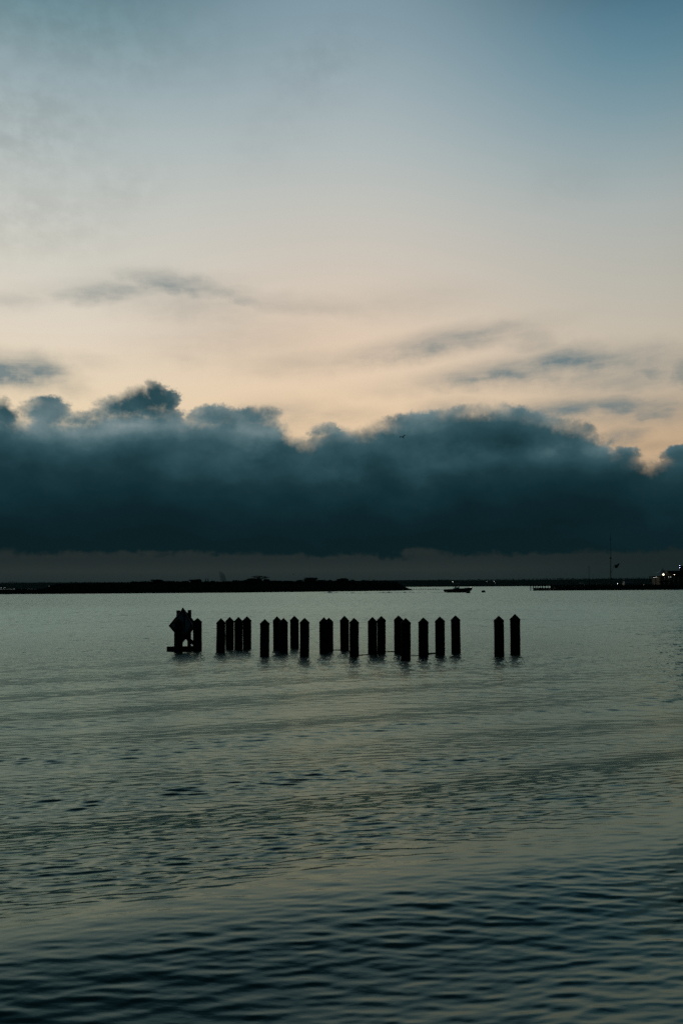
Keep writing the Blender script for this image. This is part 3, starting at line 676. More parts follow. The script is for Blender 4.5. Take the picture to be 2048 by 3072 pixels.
# ------------------------------------------------------------------ far shore
def far_shore():
    xs = np.linspace(-1500, 1700, 420); vs, fs = [], []
    def hgt(x): return 12.2 + 1.6 * mnoise.noise((x * 0.004, 1, 0)) + 0.0008 * max(x, 0)
    for x_ in xs:
        for Y_, z_ in ((1500 if x_ > 60 else 1960, -0.5), (1500 if x_ > 60 else 1960, 0.6), (1960, 1.2), (2000, hgt(x_) * 0.9), (2030, hgt(x_) * 1.12), (2400, hgt(x_))):
            vs.append((x_ * Y_ / 2000, Y_, z_))
    for i in range(len(xs) - 1):
        for j in range(5): a = i * 6 + j; fs.append((a, a + 6, a + 7, a + 1))
    o = from_np('far_shore', vs, fs, MT['farwood']); tag(o, 'low land of the far shore along the horizon', kind='structure')
    q = np.random.default_rng(9); gv, gf = [], []
    tops = [(x_, q.uniform(0, 1)) for x_ in np.arange(-900, 1000, 7.0)]
    for x_, f_ in tops:
        pxl = 1024 + F * x_ / 2000
        ytop = np.interp(pxl, [0, 400, 1000, 1200, 1400, 1640, 2048], [1746.5, 1745.5, 1744, 1740.5, 1738, 1735, 1731.5])
        z1 = at(pxl, ytop, 2010).z * (0.95 + 0.06 * f_ + 0.06 * mnoise.noise((x_ * 0.03, 0, 4)))
        for k in range(46):
            a_ = q.uniform(0, 6.28); zz = z1 * q.uniform(0.12, 1.0) ** 0.7
            rr_ = 6.5 * math.sqrt(max(0.05, 1 - (zz / z1) ** 4)); c = np.array([x_ + q.uniform(-1, 1) * rr_, 2010 + q.uniform(-4, 10), zz])
            u_ = q.normal(0, 1, 3); u_ /= np.linalg.norm(u_); w_ = np.cross(u_, q.normal(0, 1, 3)); w_ /= np.linalg.norm(w_); s_ = q.uniform(0.6, 1.4); n_ = len(gv)
            gv += [c - u_ * s_, c - w_ * s_, c + u_ * s_, c + w_ * s_]; gf.append((n_, n_ + 1, n_ + 2, n_ + 3))
    o = from_np('far_woods', gv, gf, MT['farwood']); tag(o, 'unbroken strip of far woodland along the horizon', 'woods', kind='stuff')
    # darker scrub at the water's edge of the far side
    gv, gf = [], []
    for k in range(5200):
        px = q.uniform(1180, 2048); bump_ = 3.4 if 1408 < px < 1442 else (1.5 if px > 1250 else 0.9)
        c = at(px, 1757, 1490); c = np.array([c.x, 1490 + q.uniform(0, 14), q.uniform(0, 1.0) * bump_])
        u_ = q.normal(0, 1, 3); u_ /= np.linalg.norm(u_); w_ = np.cross(u_, q.normal(0, 1, 3)); w_ /= np.linalg.norm(w_); s_ = q.uniform(0.4, 1.1); n_ = len(gv)
        gv += [c - u_ * s_, c - w_ * s_, c + u_ * s_, c + w_ * s_]; gf.append((n_, n_ + 1, n_ + 2, n_ + 3))
    o = from_np('shore_scrub', gv, gf, MT['leaf']); tag(o, 'dark low scrub along the water edge of the far shore', 'scrub', kind='stuff')
far_shore()

def shore_lamp(px, py, Y_, r, lab, m='lampf', grp='small lights on the far shore'):
    p_ = at(px, py, Y_); root = empty('shore_lamp', (p_.x, p_.y, 0.5)); tag(root, lab, 'lamp', grp)
    bm = bmesh.new(); tube(bm, [(0, 0, 0), (0, 0, p_.z - 0.5 - r)], 0.12, 6); link('pole', bm, MT['metal'], root)
    bm = bmesh.new(); bmesh.ops.create_icosphere(bm, subdivisions=2, radius=r, matrix=Matrix.Translation((0, 0, p_.z - 0.5))); link('globe', bm, MT[m], root)
for px, py, r, lab in ((4, 1763.5, .55, 'brightest tiny white light low on the far shore at the left edge'), (11, 1765, .38, 'dim light second from the left edge on the far shore'), (16, 1763, .42, 'tiny light third from the left edge on the far shore'),
                       (43, 1766, .34, 'faint light fourth from the left edge on the far shore'), (148, 1758, .34, 'faint light above the low grassy bank end'), (258, 1754.5, .42, 'single light above the marsh bank, behind the island'),
                       (1459, 1744.5, .36, 'dim light on far shore right of the motorboat'), (1481, 1744, .62, 'brighter light on far shore between motorboat and pier'), (1484, 1748.5, .3, 'faint light just under the brighter far-shore light')):
    shore_lamp(px, py, 1955 if px < 300 else 1930, r, lab)

# chimneys, mast and smoke behind the island
def stack(px, ytop, Y_, r, lab, name='chimney', cat='chimney'):
    t_ = at(px, ytop, Y_); bm = bmesh.new(); lathe(bm, [(r * 1.3, 0), (r, t_.z * .8), (r * .9, t_.z - .5), (r * 1.15, t_.z - .5), (r * 1.1, t_.z)], 12)
    o = link(name, bm, MT['buoy'], loc=(t_.x, t_.y, 0.5)); tag(o, lab, cat); return o
stack(617.5, 1736.5, 1930, 0.9, 'left of two thin chimneys beyond the island, left of the smoke')
stack(624.5, 1737, 1930, 0.9, 'right of two thin chimneys beyond the island, left of the smoke')
# radio mast
t_ = at(1107, 1731, 1930); mast = empty('radio_mast', (t_.x, t_.y, 0.5)); tag(mast, 'thin mast rising beyond the right part of the island', 'mast')
bm = bmesh.new(); tube(bm, [(0, 0, 0), (0, 0, t_.z)], [0.8, 0.3], 6); link('pole', bm, MT['metal'], mast)
bm = bmesh.new(); tube(bm, [(-1.6, 0, t_.z * .72), (1.6, 0, t_.z * .72)], 0.3, 6); link('crossarm', bm, MT['metal'], mast)
# smoke plume: a rising volume leaning left at its top
bm = bmesh.new(); prof = []
for yy, cx_, w_ in ((1746, 671, 13), (1738, 670, 12), (1730, 668, 12), (1724, 665, 11), (1718, 661, 7), (1713, 657.5, 3)):
    v = at(cx_, yy, 1900); prof.append((v, w_ / 2 * 1.5 * 1900 / F))
tube(bm, [v for v, _ in prof], [r for _, r in prof], 14, 0.10)
smk = link('smoke', bm, MT['black'], smooth=True); tag(smk, 'small dark smoke plume rising beyond the island', 'smoke', kind='stuff')
m_ = bpy.data.materials.new('smoke_volume'); m_.use_nodes = True; t = m_.node_tree; t.nodes.clear()
pv = t.nodes.new('ShaderNodeVolumePrincipled'); pv.inputs['Color'].default_value = (0.10, 0.16, 0.18, 1); pv.inputs['Density'].default_value = 0.07
om = t.nodes.new('ShaderNodeOutputMaterial'); t.links.new(pv.outputs[0], om.inputs['Volume']); smk.data.materials.clear(); smk.data.materials.append(m_)

# ------------------------------------------------------------------ motorboat with canvas top
def hull_bm(L, B, H, sheer=0.35, flare=0.55):
    bm = bmesh.new(); n = 14; secs = []
    for i in range(n + 1):
        t_ = i / n; x_ = -L / 2 + L * t_
        w_ = B / 2 * (1 - max(0, (t_ - .45) / .55) ** 2.2) ** 0.8 if t_ < 1 else 0.01
        w_ = max(w_, 0.02); hd = H * (0.78 + sheer * t_ ** 1.6); kz = -0.35 + (hd + 0.1) * max(0, (t_ - .80) / .20) ** 2.0 * .85
        wb = w_ * (1 - flare * t_); row = [(-w_, hd), (-w_ * .96, hd * .75), (-wb * .86, 0.10 + max(kz, 0) * .6), (-wb * .5, kz + .12 if kz > -.3 else -.18), (0, kz), (wb * .5, kz + .12 if kz > -.3 else -.18), (wb * .86, .10 + max(kz, 0) * .6), (w_ * .96, hd * .75), (w_, hd)]
        xx = x_ + (0.0)
        secs.append([bm.verts.new((xx + (hd * .35 * max(0, t_ - .8) / .2) * (z_ / hd), y_, z_)) for y_, z_ in row])
    for a, b in zip(secs, secs[1:]):
        for k in range(8): bm.faces.new((a[k], a[k + 1], b[k + 1], b[k]))
    bm.faces.new(secs[0]); bm.faces.new(secs[-1][::-1])
    for a, b in zip(secs, secs[1:]):      # deck set a little below the gunwale
        da = [bm.verts.new(a[k].co + Vector((0, -math.copysign(.06, a[k].co.y), -.12))) for k in (0, 8)]; db = [bm.verts.new(b[k].co + Vector((0, -math.copysign(min(.06, abs(b[k].co.y) * .5), b[k].co.y), -.12))) for k in (0, 8)]
        bm.faces.new((a[0], b[0], db[0], da[0])); bm.faces.new((a[8], da[1], db[1], b[8])); bm.faces.new((da[0], db[0], db[1], da[1]))
    return bm
def motorboat(loc, rz, lab, hullm='gel_dark', L=7.6, lights=True, top=True, grp=None, roofm='canvas'):
    r_ = empty('motorboat', loc, rz); tag(r_, lab, 'boat', grp)
    link('hull', hull_bm(L, 2.5, 1.32), MT[hullm], r_, smooth=False)
    bm = bmesh.new(); box(bm, (-0.45, 0, 1.15), (1.0, 0.95, 0.95), bev=.06); con = link('console', bm, MT['gel_white'], r_)
    bm = bmesh.new(); box(bm, (0.08, 0, 1.82), (0.05, 0.95, 0.50), Matrix.Rotation(RAD(-28), 4, 'Y')); link('windshield', bm, MT['glass'], con)
    bm = bmesh.new(); box(bm, (-1.45, 0, 1.0), (0.5, 1.0, 0.7), bev=.05); link('leaning_seat', bm, MT['gel_white'], r_)
    if top:
        bm = bmesh.new(); box(bm, (-0.55, 0, 2.72), (2.2, 1.7, 0.07), Matrix.Rotation(RAD(-4), 4, 'Y'), bev=.02); rf = link('canopy', bm, MT[roofm], r_)
        for sx_ in (-1.15, 0.15):
            for sy in (-.5, .5):
                bm = bmesh.new(); tube(bm, [(sx_ * .7 - .1, sy, .75), (sx_, sy * 1.25, 2.70)], 0.035, 6); link('canopy_leg', bm, MT['metal'], rf)
    om_ = empty('outboard_motor', (0, 0, 0)); om_.parent = r_
    bm = bmesh.new(); bmesh.ops.create_uvsphere(bm, u_segments=16, v_segments=10, radius=0.5, matrix=Matrix.Translation((-L / 2 - .45, 0, .62)) @ Matrix.Diagonal((.95, .8, .85, 1))); link('cowling', bm, MT['black'], om_, smooth=True)
    bm = bmesh.new(); box(bm, (-L / 2 - .35, 0, .05), (.34, .22, .9), bev=.03); box(bm, (-L / 2 - .1, 0, .55), (.5, .3, .25), bev=.02); link('shaft', bm, MT['black'], om_)
    bm = bmesh.new()
    tube(bm, [(L / 2 * .25, -.95, 1.05), (L / 2 * .5, -.75, 1.38), (L / 2 * .95, -.12, 1.52), (L / 2 * .95, .12, 1.52), (L / 2 * .5, .75, 1.38), (L / 2 * .25, .95, 1.05)], .02, 6); link('bow_rail', bm, MT['metal'], r_)
    if lights:
        bm = bmesh.new(); tube(bm, [(-1.75, 0, 1.1), (-1.85, 0, 3.25)], .02, 6); ml = link('light_mast', bm, MT['metal'], r_)
        bm = bmesh.new(); bmesh.ops.create_icosphere(bm, subdivisions=2, radius=.06, matrix=Matrix.Translation((-1.85, 0, 3.32))); link('stern_light', bm, MT['lampw'], ml)
        bm = bmesh.new(); bmesh.ops.create_icosphere(bm, subdivisions=2, radius=.06, matrix=Matrix.Translation((L / 2 - .05, -.10, 1.58))); link('bow_light', bm, MT['lampw'], r_)
    return r_
BO = ground(1377, 1777.5) + Vector((0, 1.3, 0))
motorboat((BO.x, BO.y, 0), RAD(3), 'motorboat with canvas canopy and lit lamps, moving right beyond the pilings')
# helmsman
hp = empty('person', (BO.x - 1.15, BO.y, 0.62)); 
def person(root):
    me = bpy.data.meshes.new('body'); J = [((0, 0, .92), .15), ((0, 0, 1.12), .13), ((0, 0, 1.38), .17), ((.02, 0, 1.52), .06), ((.03, 0, 1.60), .09), ((.03, 0, 1.72), .10), ((.03, 0, 1.80), .06),
        ((0, -.20, 1.42), .065), ((.10, -.27, 1.18), .048), ((.36, -.20, 1.14), .036), ((.46, -.17, 1.15), .04), ((0, .20, 1.42), .065), ((.10, .27, 1.18), .048), ((.36, .20, 1.14), .036), ((.46, .17, 1.15), .04),
        ((0, -.11, .86), .10), ((.03, -.12, .48), .07), ((0, -.13, .08), .045), ((.14, -.13, .03), .04), ((0, .11, .86), .10), ((.03, .12, .48), .07), ((0, .13, .08), .045), ((.14, .13, .03), .04)]
    E = [(0, 1), (1, 2), (2, 3), (3, 4), (4, 5), (5, 6), (2, 7), (7, 8), (8, 9), (9, 10), (2, 11), (11, 12), (12, 13), (13, 14), (0, 15), (15, 16), (16, 17), (17, 18), (0, 19), (19, 20), (20, 21), (21, 22)]
    me.from_pydata([j[0] for j in J], E, []); o = bpy.data.objects.new('body', me); C.objects.link(o); o.parent = root
    me.materials.append(MT['cloth']); sk_ = o.modifiers.new('skin', 'SKIN')
    for v, j in zip(me.skin_vertices[0].data, J): v.radius = (j[1], j[1])
    me.skin_vertices[0].data[0].use_root = True
    sb = o.modifiers.new('smooth', 'SUBSURF'); sb.levels = 1; sb.render_levels = 1
    return o
person(hp); tag(hp, 'person in dark clothes standing at the wheel under the motorboat canopy', 'person')
# boat wake: two low ridges of water trailing left
def wake(pxs, y_px, hgt_, wd, lab, seed, kindcat='wake'):
    q = random.Random(seed); vs, fs = [], []; n = len(pxs)
    for i, px in enumerate(pxs):
        e = min(1, i / 6, (n - 1 - i) / 6); yy = y_px(px); g_ = ground(px, yy)
        h_ = hgt_ * e * (0.45 + 0.75 * abs(mnoise.noise((px * .045, seed, 0))) * 1.6) 
        for dy, dz in ((-wd, -.03), (-wd * .45, h_ * .55 - .01), (0, h_), (wd * .5, h_ * .5 - .01), (wd, -.03)): vs.append((g_.x * (g_.y + dy) / g_.y, g_.y + dy, dz))
    for i in range(n - 1):
        for j in range(4): a = i * 5 + j; fs.append((a, a + 5, a + 6, a + 1))
    o = from_np('boat_wake', vs, fs, water_mat, smooth=True); tag(o, lab, kindcat, kind='structure')
wake(np.arange(955, 1345, 3.0), lambda x_: 1777.8 + (1340 - x_) * 0.006 + 0.5 * math.sin(x_ * .03), 0.38, 1.3, 'dark wake line trailing behind the motorboat', 1)
wake(np.arange(330, 528, 3.0), lambda x_: 1932 + 1.2 * math.sin(x_ * .05), 0.055, 0.50, 'dark ripple streak left of the diamond sign', 2)

def mooring_float(px, py, w_, h_, lab):
    b = ground(px, py) + Vector((0, .5, 0)); r_ = empty('mooring_buoy', b); tag(r_, lab, 'buoy', 'dark mooring buoys')
    bm = bmesh.new(); L = w_; R_ = h_ * .62; mt = Matrix.Rotation(RAD(90), 4, 'Y')
    lathe(bm, [(0, -L / 2), (R_ * .7, -L / 2), (R_, -L / 2 + .10), (R_ * 1.03, -.2), (R_, -.15), (R_, .15), (R_ * 1.03, .2), (R_, L / 2 - .10), (R_ * .7, L / 2), (0, L / 2)], 16)
    bmesh.ops.transform(bm, matrix=Matrix.Translation((0, 0, h_ * .38)) @ mt, verts=bm.verts); link('float', bm, MT['buoy'], r_)
    bm = bmesh.new(); tube(bm, [(-.08, 0, h_ * .95), (-.05, 0, h_ * 1.12), (.05, 0, h_ * 1.12), (.08, 0, h_ * .95)], .02, 6); link('ring', bm, MT['metal'], r_)
mooring_float(1404, 1779.6, 1.15, 0.60, 'dark mooring buoy right under the motorboat bow')
mooring_float(1450, 1777.3, 1.05, 0.62, 'dark mooring buoy alone on open water between motorboat and pier')

# ------------------------------------------------------------------ pier with moored boats
PY = 338.0; PS = PY / F
def pz(px, py, Y_=PY): return at(px, py, Y_)
xl_ = pz(1590.5, 1771).x; xr_ = pz(2110, 1769).x
pier = empty('pier', (xl_, PY, 0)); tag(pier, 'long dark timber pier with a row of piles at the right edge', 'pier')
bm = bmesh.new(); L = xr_ - xl_
n = int(L / 0.30); q = random.Random(3)
for i in range(n):
    x_ = 1.1 + (L - 1.1) * (i + .5) / n; t_ = (1.02 if x_ < 7.5 else 1.80) + q.uniform(-.08, .06)
    box(bm, (x_, 0.12, (t_ - .8) / 2 + 0), ((L - 1.1) / n - .02, .07, t_ + .8))
link('bulkhead', bm, MT['plank'], pier)
bm = bmesh.new(); box(bm, (L / 2 + .2, 0.02, .92), (L - 1.0, .10, .22)); box(bm, (L / 2 + 10, 1.6, 1.42), (L - 20, 2.6, .16)); box(bm, (L / 2 + 10, 0.12, 1.2), (L - 20, .08, .5)); link('deck', bm, MT['plank'], pier)
bm = bmesh.new(); box(bm, (L / 2, 0.02, 1.86), (L, .10, .20)); link('top_rail', bm, MT['plank'], pier)
x_ = 0.0; k = 0
while x_ < L and k < 60:
    hh = 2.40 + q.uniform(-.16, .22) if x_ < 16 else 2.25 + q.uniform(-.3, .5); rr_ = .17 + q.uniform(-.02, .02)
    bm = bmesh.new(); tube(bm, [(x_, -.14, -1), (x_ + q.uniform(-.03, .03), -.14, hh * .5), (x_ + q.uniform(-.05, .05), -.14, hh)], [rr_, rr_ * .97, rr_ * .92], 9, .03)
    link('pile', bm, MT['wood'], pier); k += 1
    x_ += (1.05 if k == 1 else q.choice([.85, 1.1, 1.35])) if x_ < 7 else q.choice([1.0, 1.3, 1.6])
# moored boats behind the pier
GB = 'boats moored behind the pier'
moor = [(1697, 350, 175, 'low open motorboat first from the left behind the pier', 'gel_dark', 6.5, False), (1749, 351, 8, 'motorboat with pale canopy left of the bare mast', 'gel_dark', 7.0, True),
        (1788, 352, 172, 'motorboat with pale canopy between the bare mast and the flagpole', 'gel_dark', 7.2, True), (1833, 351, 5, 'motorboat moored under the tall flagpole', 'gel_dark', 6.8, True),
        (1930, 352, 178, 'low open motorboat moored left of the tent', 'gel_dark', 6.4, False), (1962, 350, 4, 'covered motorboat moored in front of the tent building', 'gel_dark', 6.6, True)]
for px, Y_, a_, lab, hm, L_, tp_ in moor:
    b = at(px, 1765, Y_); motorboat((b.x, Y_, 0.05), RAD(a_), lab, hm, L_, False, tp_, GB, 'buoy' if 'covered' in lab or 'under' in lab else 'canvas')
# cabin cruiser
b = at(1888, 1765, 351); cr = empty('cabin_cruiser', (b.x, 351, 0.05), RAD(3)); tag(cr, 'tall cabin cruiser with flying bridge moored right of the flagpole', 'boat', GB)
link('hull', hull_bm(9.5, 3.2, 1.6), MT['gel_dark'], cr)
bm = bmesh.new(); box(bm, (-.6, 0, 2.1), (3.9, 2.3, 1.2), bev=.12); cb = link('cabin', bm, MT['gel_white'], cr)
bm = bmesh.new(); box(bm, (-.6, 0, 2.3), (3.3, 2.36, .42)); link('window_band', bm, MT['glass'], cb)
bm = bmesh.new(); box(bm, (-1.0, 0, 2.95), (3.0, 2.1, .5), bev=.08); link('flying_bridge', bm, MT['gel_white'], cr)
bm = bmesh.new(); box(bm, (-1.1, 0, 3.95), (2.7, 1.9, .07), bev=.02); rf = link('hardtop', bm, MT['canvas'], cr)
for sx_ in (-2.2, 0.1):
    for sy in (-.85, .85):
        bm = bmesh.new(); tube(bm, [(sx_, sy, 3.1), (sx_, sy, 3.94)], .035, 6); link('support', bm, MT['metal'], rf)
bm = bmesh.new(); tube(bm, [(-1.1, 0, 3.95), (-1.1, 0, 4.7)], .03, 6); box(bm, (-1.1, 0, 4.45), (.9, .1, .08)); link('radar_arch', bm, MT['metal'], rf)
# sailboat with a bare mast
b = at(1766.5, 1765, 354); sb = empty('sailboat', (b.x, 354, 0.05), RAD(6)); tag(sb, 'sailboat hull with a bare mast rising behind the pier', 'boat', GB)
link('hull', hull_bm(7.5, 2.2, .95), MT['gel_dark'], sb)
mh = at(1766.5, 1697, 354).z
bm = bmesh.new(); tube(bm, [(0, 0, .7), (0, 0, mh)], [.11, .07], 8); ms = link('mast', bm, MT['black'], sb)
bm = bmesh.new(); tube(bm, [(0, 0, 1.7), (-2.9, 0, 1.8)], .06, 8); link('boom', bm, MT['black'], ms)
bm = bmesh.new(); tube(bm, [(3.6, 0, 1.1), (0, 0, mh - .3)], .012, 4); tube(bm, [(-3.6, 0, .9), (0, 0, mh - .1)], .012, 4); link('stay', bm, MT['rope'], ms)
# thin pole left
for px, yt, lab in ((1712.5, 1736, 'thin pole between the first moored boats'), (1850, 1738, 'thin pole just right of the flagpole')):
    v = at(px, yt, 349); bm = bmesh.new(); tube(bm, [(0, 0, -.5), (0, 0, v.z)], [.06, .04], 6); box(bm, (0, 0, v.z), (.12, .12, .1)); o = link('mooring_pole', bm, MT['wood'], loc=(v.x, 349, 0)); tag(o, lab, 'pole')
# flagpole with topmast, crosstree, gaff and flag
b = at(1831.5, 1765, 347); fp = empty('flagpole', (b.x, 347, 0)); tag(fp, 'very tall nautical flagpole with crosstree and gaff behind the pier', 'flagpole')
def fz(px, py): v = at(px, py, 347); return Vector((v.x - b.x, 0, v.z))
t1, t2 = fz(1830.6, 1672), fz(1829, 1600)
bm = bmesh.new(); tube(bm, [(0, 0, -.5), (0, 0, 6), t1], [.17, .15, .12], 10); lm = link('lower_mast', bm, MT['wood'], fp)
bm = bmesh.new(); tube(bm, [t1 + Vector((0, -.12, -.9)), t2 + Vector((0, -.12, 0))], [.075, .04], 8); link('topmast', bm, MT['wood'], fp)
bm = bmesh.new(); c_ = fz(1830, 1674.5); box(bm, c_, (.62, .3, .6), bev=.05); link('crosstree', bm, MT['wood'], fp)
bm = bmesh.new(); bmesh.ops.create_uvsphere(bm, u_segments=12, v_segments=8, radius=.22, matrix=Matrix.Translation(fz(1829.2, 1618))); link('mast_ball', bm, MT['wood'], fp)
bm = bmesh.new(); tube(bm, [fz(1831.5, 1719), fz(1842, 1693)], [.06, .035], 8); link('gaff', bm, MT['wood'], fp)
fl = [(1841.5, 1694.5), (1846, 1694.8), (1850, 1692.5), (1856.5, 1688.5)]; fb_ = [(1843, 1703.5), (1846.5, 1704.3), (1850, 1704.2), (1855, 1694.5)]
vs, fs = [], []
for j in range(7):
    for i in range(13):
        t_ = i / 12 * 3; i0 = min(int(t_), 2); f_ = t_ - i0
        a_ = Vector(fl[i0]).lerp(Vector(fl[i0 + 1]), f_); c_ = Vector(fb_[i0]).lerp(Vector(fb_[i0 + 1]), f_); p_ = a_.lerp(c_, j / 6)
        v = fz(p_.x, p_.y); vs.append((v.x, .12 * math.sin(i * 1.3 + j * .5), v.z))
for j in range(6):
    for i in range(12): a = j * 13 + i; fs.append((a, a + 1, a + 14, a + 13))
o = from_np('flag', vs, fs, MT['flag'], smooth=True, loc=(b.x, 347 - .1, 0)); o.modifiers.new('cloth', 'SOLIDIFY').thickness = .03
tag(o, 'dark flag streaming right from the gaff of the tall flagpole', 'flag')

# ------------------------------------------------------------------ wharf, building, tent and lamps at the right edge
WY = 345.0
def wz(px, py, Y_=WY): return at(px, py, Y_)
wl, wr = wz(1935, 1760).x, wz(2160, 1760).x
bm = bmesh.new(); box(bm, ((wl + wr) / 2, 360, .65), (wr - wl, 24, 1.9)); o = link('wharf', bm, MT['plank']); tag(o, 'solid dark timber wharf under the waterfront building', 'wharf')
x0, x1 = wz(1977, 1760, 350).x, wz(2150, 1760, 350).x; zf = 1.62; z2 = at(1990, 1729, 350).z; ztop = at(2040, 1711.5, 350).z
bd = empty('waterfront_building', ((x0 + x1) / 2, 350, zf)); tag(bd, 'two-storey waterfront building with long dark roof at the right edge', 'building'); ox = (x0 + x1) / 2
bm = bmesh.new(); box(bm, (0, 4, (z2 - zf) / 2), (x1 - x0, 8, z2 - zf)); link('lower_wall', bm, MT['wall'], bd)
bm = bmesh.new(); box(bm, ((x0 + x1) / 2 - ox + 0.3, 3.4, z2 - zf + .06), (x1 - x0 + 1.4, 9.6, .22)); link('upper_floor', bm, MT['plank'], bd)
xu = wz(2003, 1730, 350).x - ox
bm = bmesh.new(); g0 = [Vector((xu, 1.0, z2 - zf + .2)), Vector((xu, 7.5, z2 - zf + .2))]
box(bm, (xu + 9, 4.2, z2 - zf + 1.1), (18, 6.4, 1.9)); link('upper_wall', bm, MT['wall'], bd)
bm = bmesh.new()
def wl_(px, py, y_): v = at(px, py, 350 + y_); return (v.x - ox, y_, v.z - zf)
top_ = [wl_(2004, 1711.5, .2), wl_(2100, 1711.0, .2)]; low_ = [wl_(2016, 1717, -1.4), wl_(2050, 1726.5, -2.2), wl_(2100, 1727, -2.2)]
vs = [bm.verts.new(v) for v in (wl_(2003, 1712.5, 4), wl_(2110, 1712, 4), wl_(2110, 1727, -1.4), wl_(2046, 1726.5, -1.4), wl_(2018, 1719, -1.4), wl_(2003, 1713.5, -.4))]
vb = [bm.verts.new(v.co + Vector((0, .1, -.18))) for v in vs]
bm.faces.new(vs); bm.faces.new(vb[::-1])
for i in range(6): bm.faces.new((vs[i], vs[(i + 1) % 6], vb[(i + 1) % 6], vb[i]))
box(bm, (xu + 9.2, 6.4, ztop - zf - .5), (18.5, 5, 1.0))
link('roof', bm, MT['roof'], bd)
bm = bmesh.new(); v = wl_(2047, 1705, 5); box(bm, (v[0] + .8, 5, v[2]), (3.2, 3, 2.0), bev=.1); link('roof_cabin', bm, MT['roof'], bd)
for i, px in enumerate((1985, 1997, 2012, 2026, 2040)):
    v = wl_(px, 1747, -.03); f_ = bmesh.new(); box(f_, v, (1.15, .08, 1.5)); fo = link('window', f_, MT['plank'], bd)
    f_ = bmesh.new(); box(f_, (v[0], v[1] - .06, v[2]), (.95, .03, 1.3)); link('pane', f_, MT['glass'], fo)
v = wl_(2006.5, 1720, .95); bm = bmesh.new(); box(bm, (v[0], 1.0, v[2]), (.55, .08, .9)); link('upper_window', bm, MT['glass'], bd)
rl = bmesh.new()
for k in range(24): box(rl, (-(x1 - x0) / 2 - .2 + k * .42, -1.32, z2 - zf + .62), (.04, .04, .9))
box(rl, (-(x1 - x0) / 2 + 4.6, -1.32, z2 - zf + 1.08), (9.8, .07, .07)); link('railing', rl, MT['plank'], bd)
for px in (1979, 1992, 2006, 2020, 2034, 2048):
    v = wl_(px, 1745, -1.3); bm = bmesh.new(); box(bm, (v[0], -1.3, (z2 - zf) / 2), (.2, .2, z2 - zf)); link('column', bm, MT['wall'], bd)
bm = bmesh.new(); v0 = wl_(1977, 1743.5, -3); v1 = wl_(2007, 1743, -3)
box(bm, ((v0[0] + v1[0]) / 2, -2.4, v0[2] - .1), (v1[0] - v0[0], 2.0, .12), Matrix.Rotation(RAD(-10), 4, 'X')); link('awning', bm, MT['roof'], bd)
# peaked tent on the terrace
tb = at(1982, 1729, 356); tent = empty('peaked_tent', (tb.x, 356, z2 + .25)); tag(tent, 'pale peaked canvas tent on the terrace left of the dark roof', 'tent')
hz_ = at(1987, 1703.5, 356).z - z2 - .25; half = (2008 - 1958) / 2 * 356 / F
bm = bmesh.new(); rings = []
for t_ in np.linspace(0, 1, 9):
    zz = 1.0 + (hz_ - 1.0) * t_ ** 2.1; rr_ = half * (1 - t_) ** 1.15 + .04
    pts = []
    for k in range(16):
        a_ = 2 * math.pi * k / 16; mx = max(abs(math.cos(a_)), abs(math.sin(a_))); s_ = 1 / mx * (1 - .07 * math.cos(4 * a_) ** 2 * (1 - t_))
        s_ = s_ * (1 - t_) + t_; pts.append(bm.verts.new((.7 * t_ + rr_ * math.cos(a_) * s_, rr_ * math.sin(a_) * s_ * .8, zz)))
    rings.append(pts)
for a, b2 in zip(rings, rings[1:]):
    for k in range(16): bm.faces.new((a[k], a[(k + 1) % 16], b2[(k + 1) % 16], b2[k]))
bm.faces.new(rings[-1]); cvs = link('canopy', bm, MT['tent'], tent, smooth=True); cvs.modifiers.new('cloth', 'SOLIDIFY').thickness = .03
for sx_ in (-1, 1):
    for sy in (-1, 1):
        bm = bmesh.new(); tube(bm, [(sx_ * half * .97, sy * half * .77, 0), (sx_ * half * .97, sy * half * .77, 1.05)], .05, 6); link('tent_pole', bm, MT['metal'], tent)
# terrace under the tent
bm = bmesh.new(); a_ = at(1955, 1730, 356); c_ = at(1979, 1730, 356); box(bm, ((a_.x + c_.x) / 2, 356.5, z2 + .0), (c_.x - a_.x, 7, .24))
for sx_ in (a_.x + .3, c_.x - .3):
    for yy in (353.4, 359.6): box(bm, (sx_, yy, z2 / 2 + .7), (.2, .2, z2 - 1.6))
o = link('raised_terrace', bm, MT['plank']); tag(o, 'raised timber terrace carrying the peaked tent', 'terrace')

def lamp_thing(name, px, py, Y_, r, m, lab, cat='lamp', grp=None, z0=None, arm=.25):
    v = at(px, py, Y_); r_ = empty(name, v); tag(r_, lab, cat, grp)
    bm = bmesh.new(); bmesh.ops.create_icosphere(bm, subdivisions=2, radius=r); link('bulb', bm, MT[m], r_, smooth=True)
    bm = bmesh.new()
    if z0 is None: tube(bm, [(0, 0, r * .8), (0, 0, r + arm)], .02, 6)
    else: tube(bm, [(0, 0, -r * .8), (0, 0, z0 - v.z)], .05, 6)
    link('holder', bm, MT['metal'], r_)
big = lamp_thing('terrace_lamp', 1988.3, 1723.6, 348.2, .34, 'lampw', 'large glaring warm lamp under the peaked tent', 'lamp', None, z2 + .2)
lamp_thing('eaves_lamp', 2021, 1724, 348.0, .12, 'lampw', 'warm lamp under the eaves of the dark roof')
for i, px in enumerate((1959.3, 1963.4, 1967.4, 1972)):
    lamp_thing('string_bulb', px, 1731.7, 352, .065, 'lamps', f'{["leftmost", "second from left", "third from left", "rightmost"][i]} of the four white bulbs in a row below the tent', 'bulb', 'row of white bulbs below the tent', None, .5)
lamp_thing('porch_bulb', 2004.6, 1731, 348.4, .06, 'lamps', 'left of two small white bulbs under the upper floor edge', 'bulb', 'two porch bulbs')
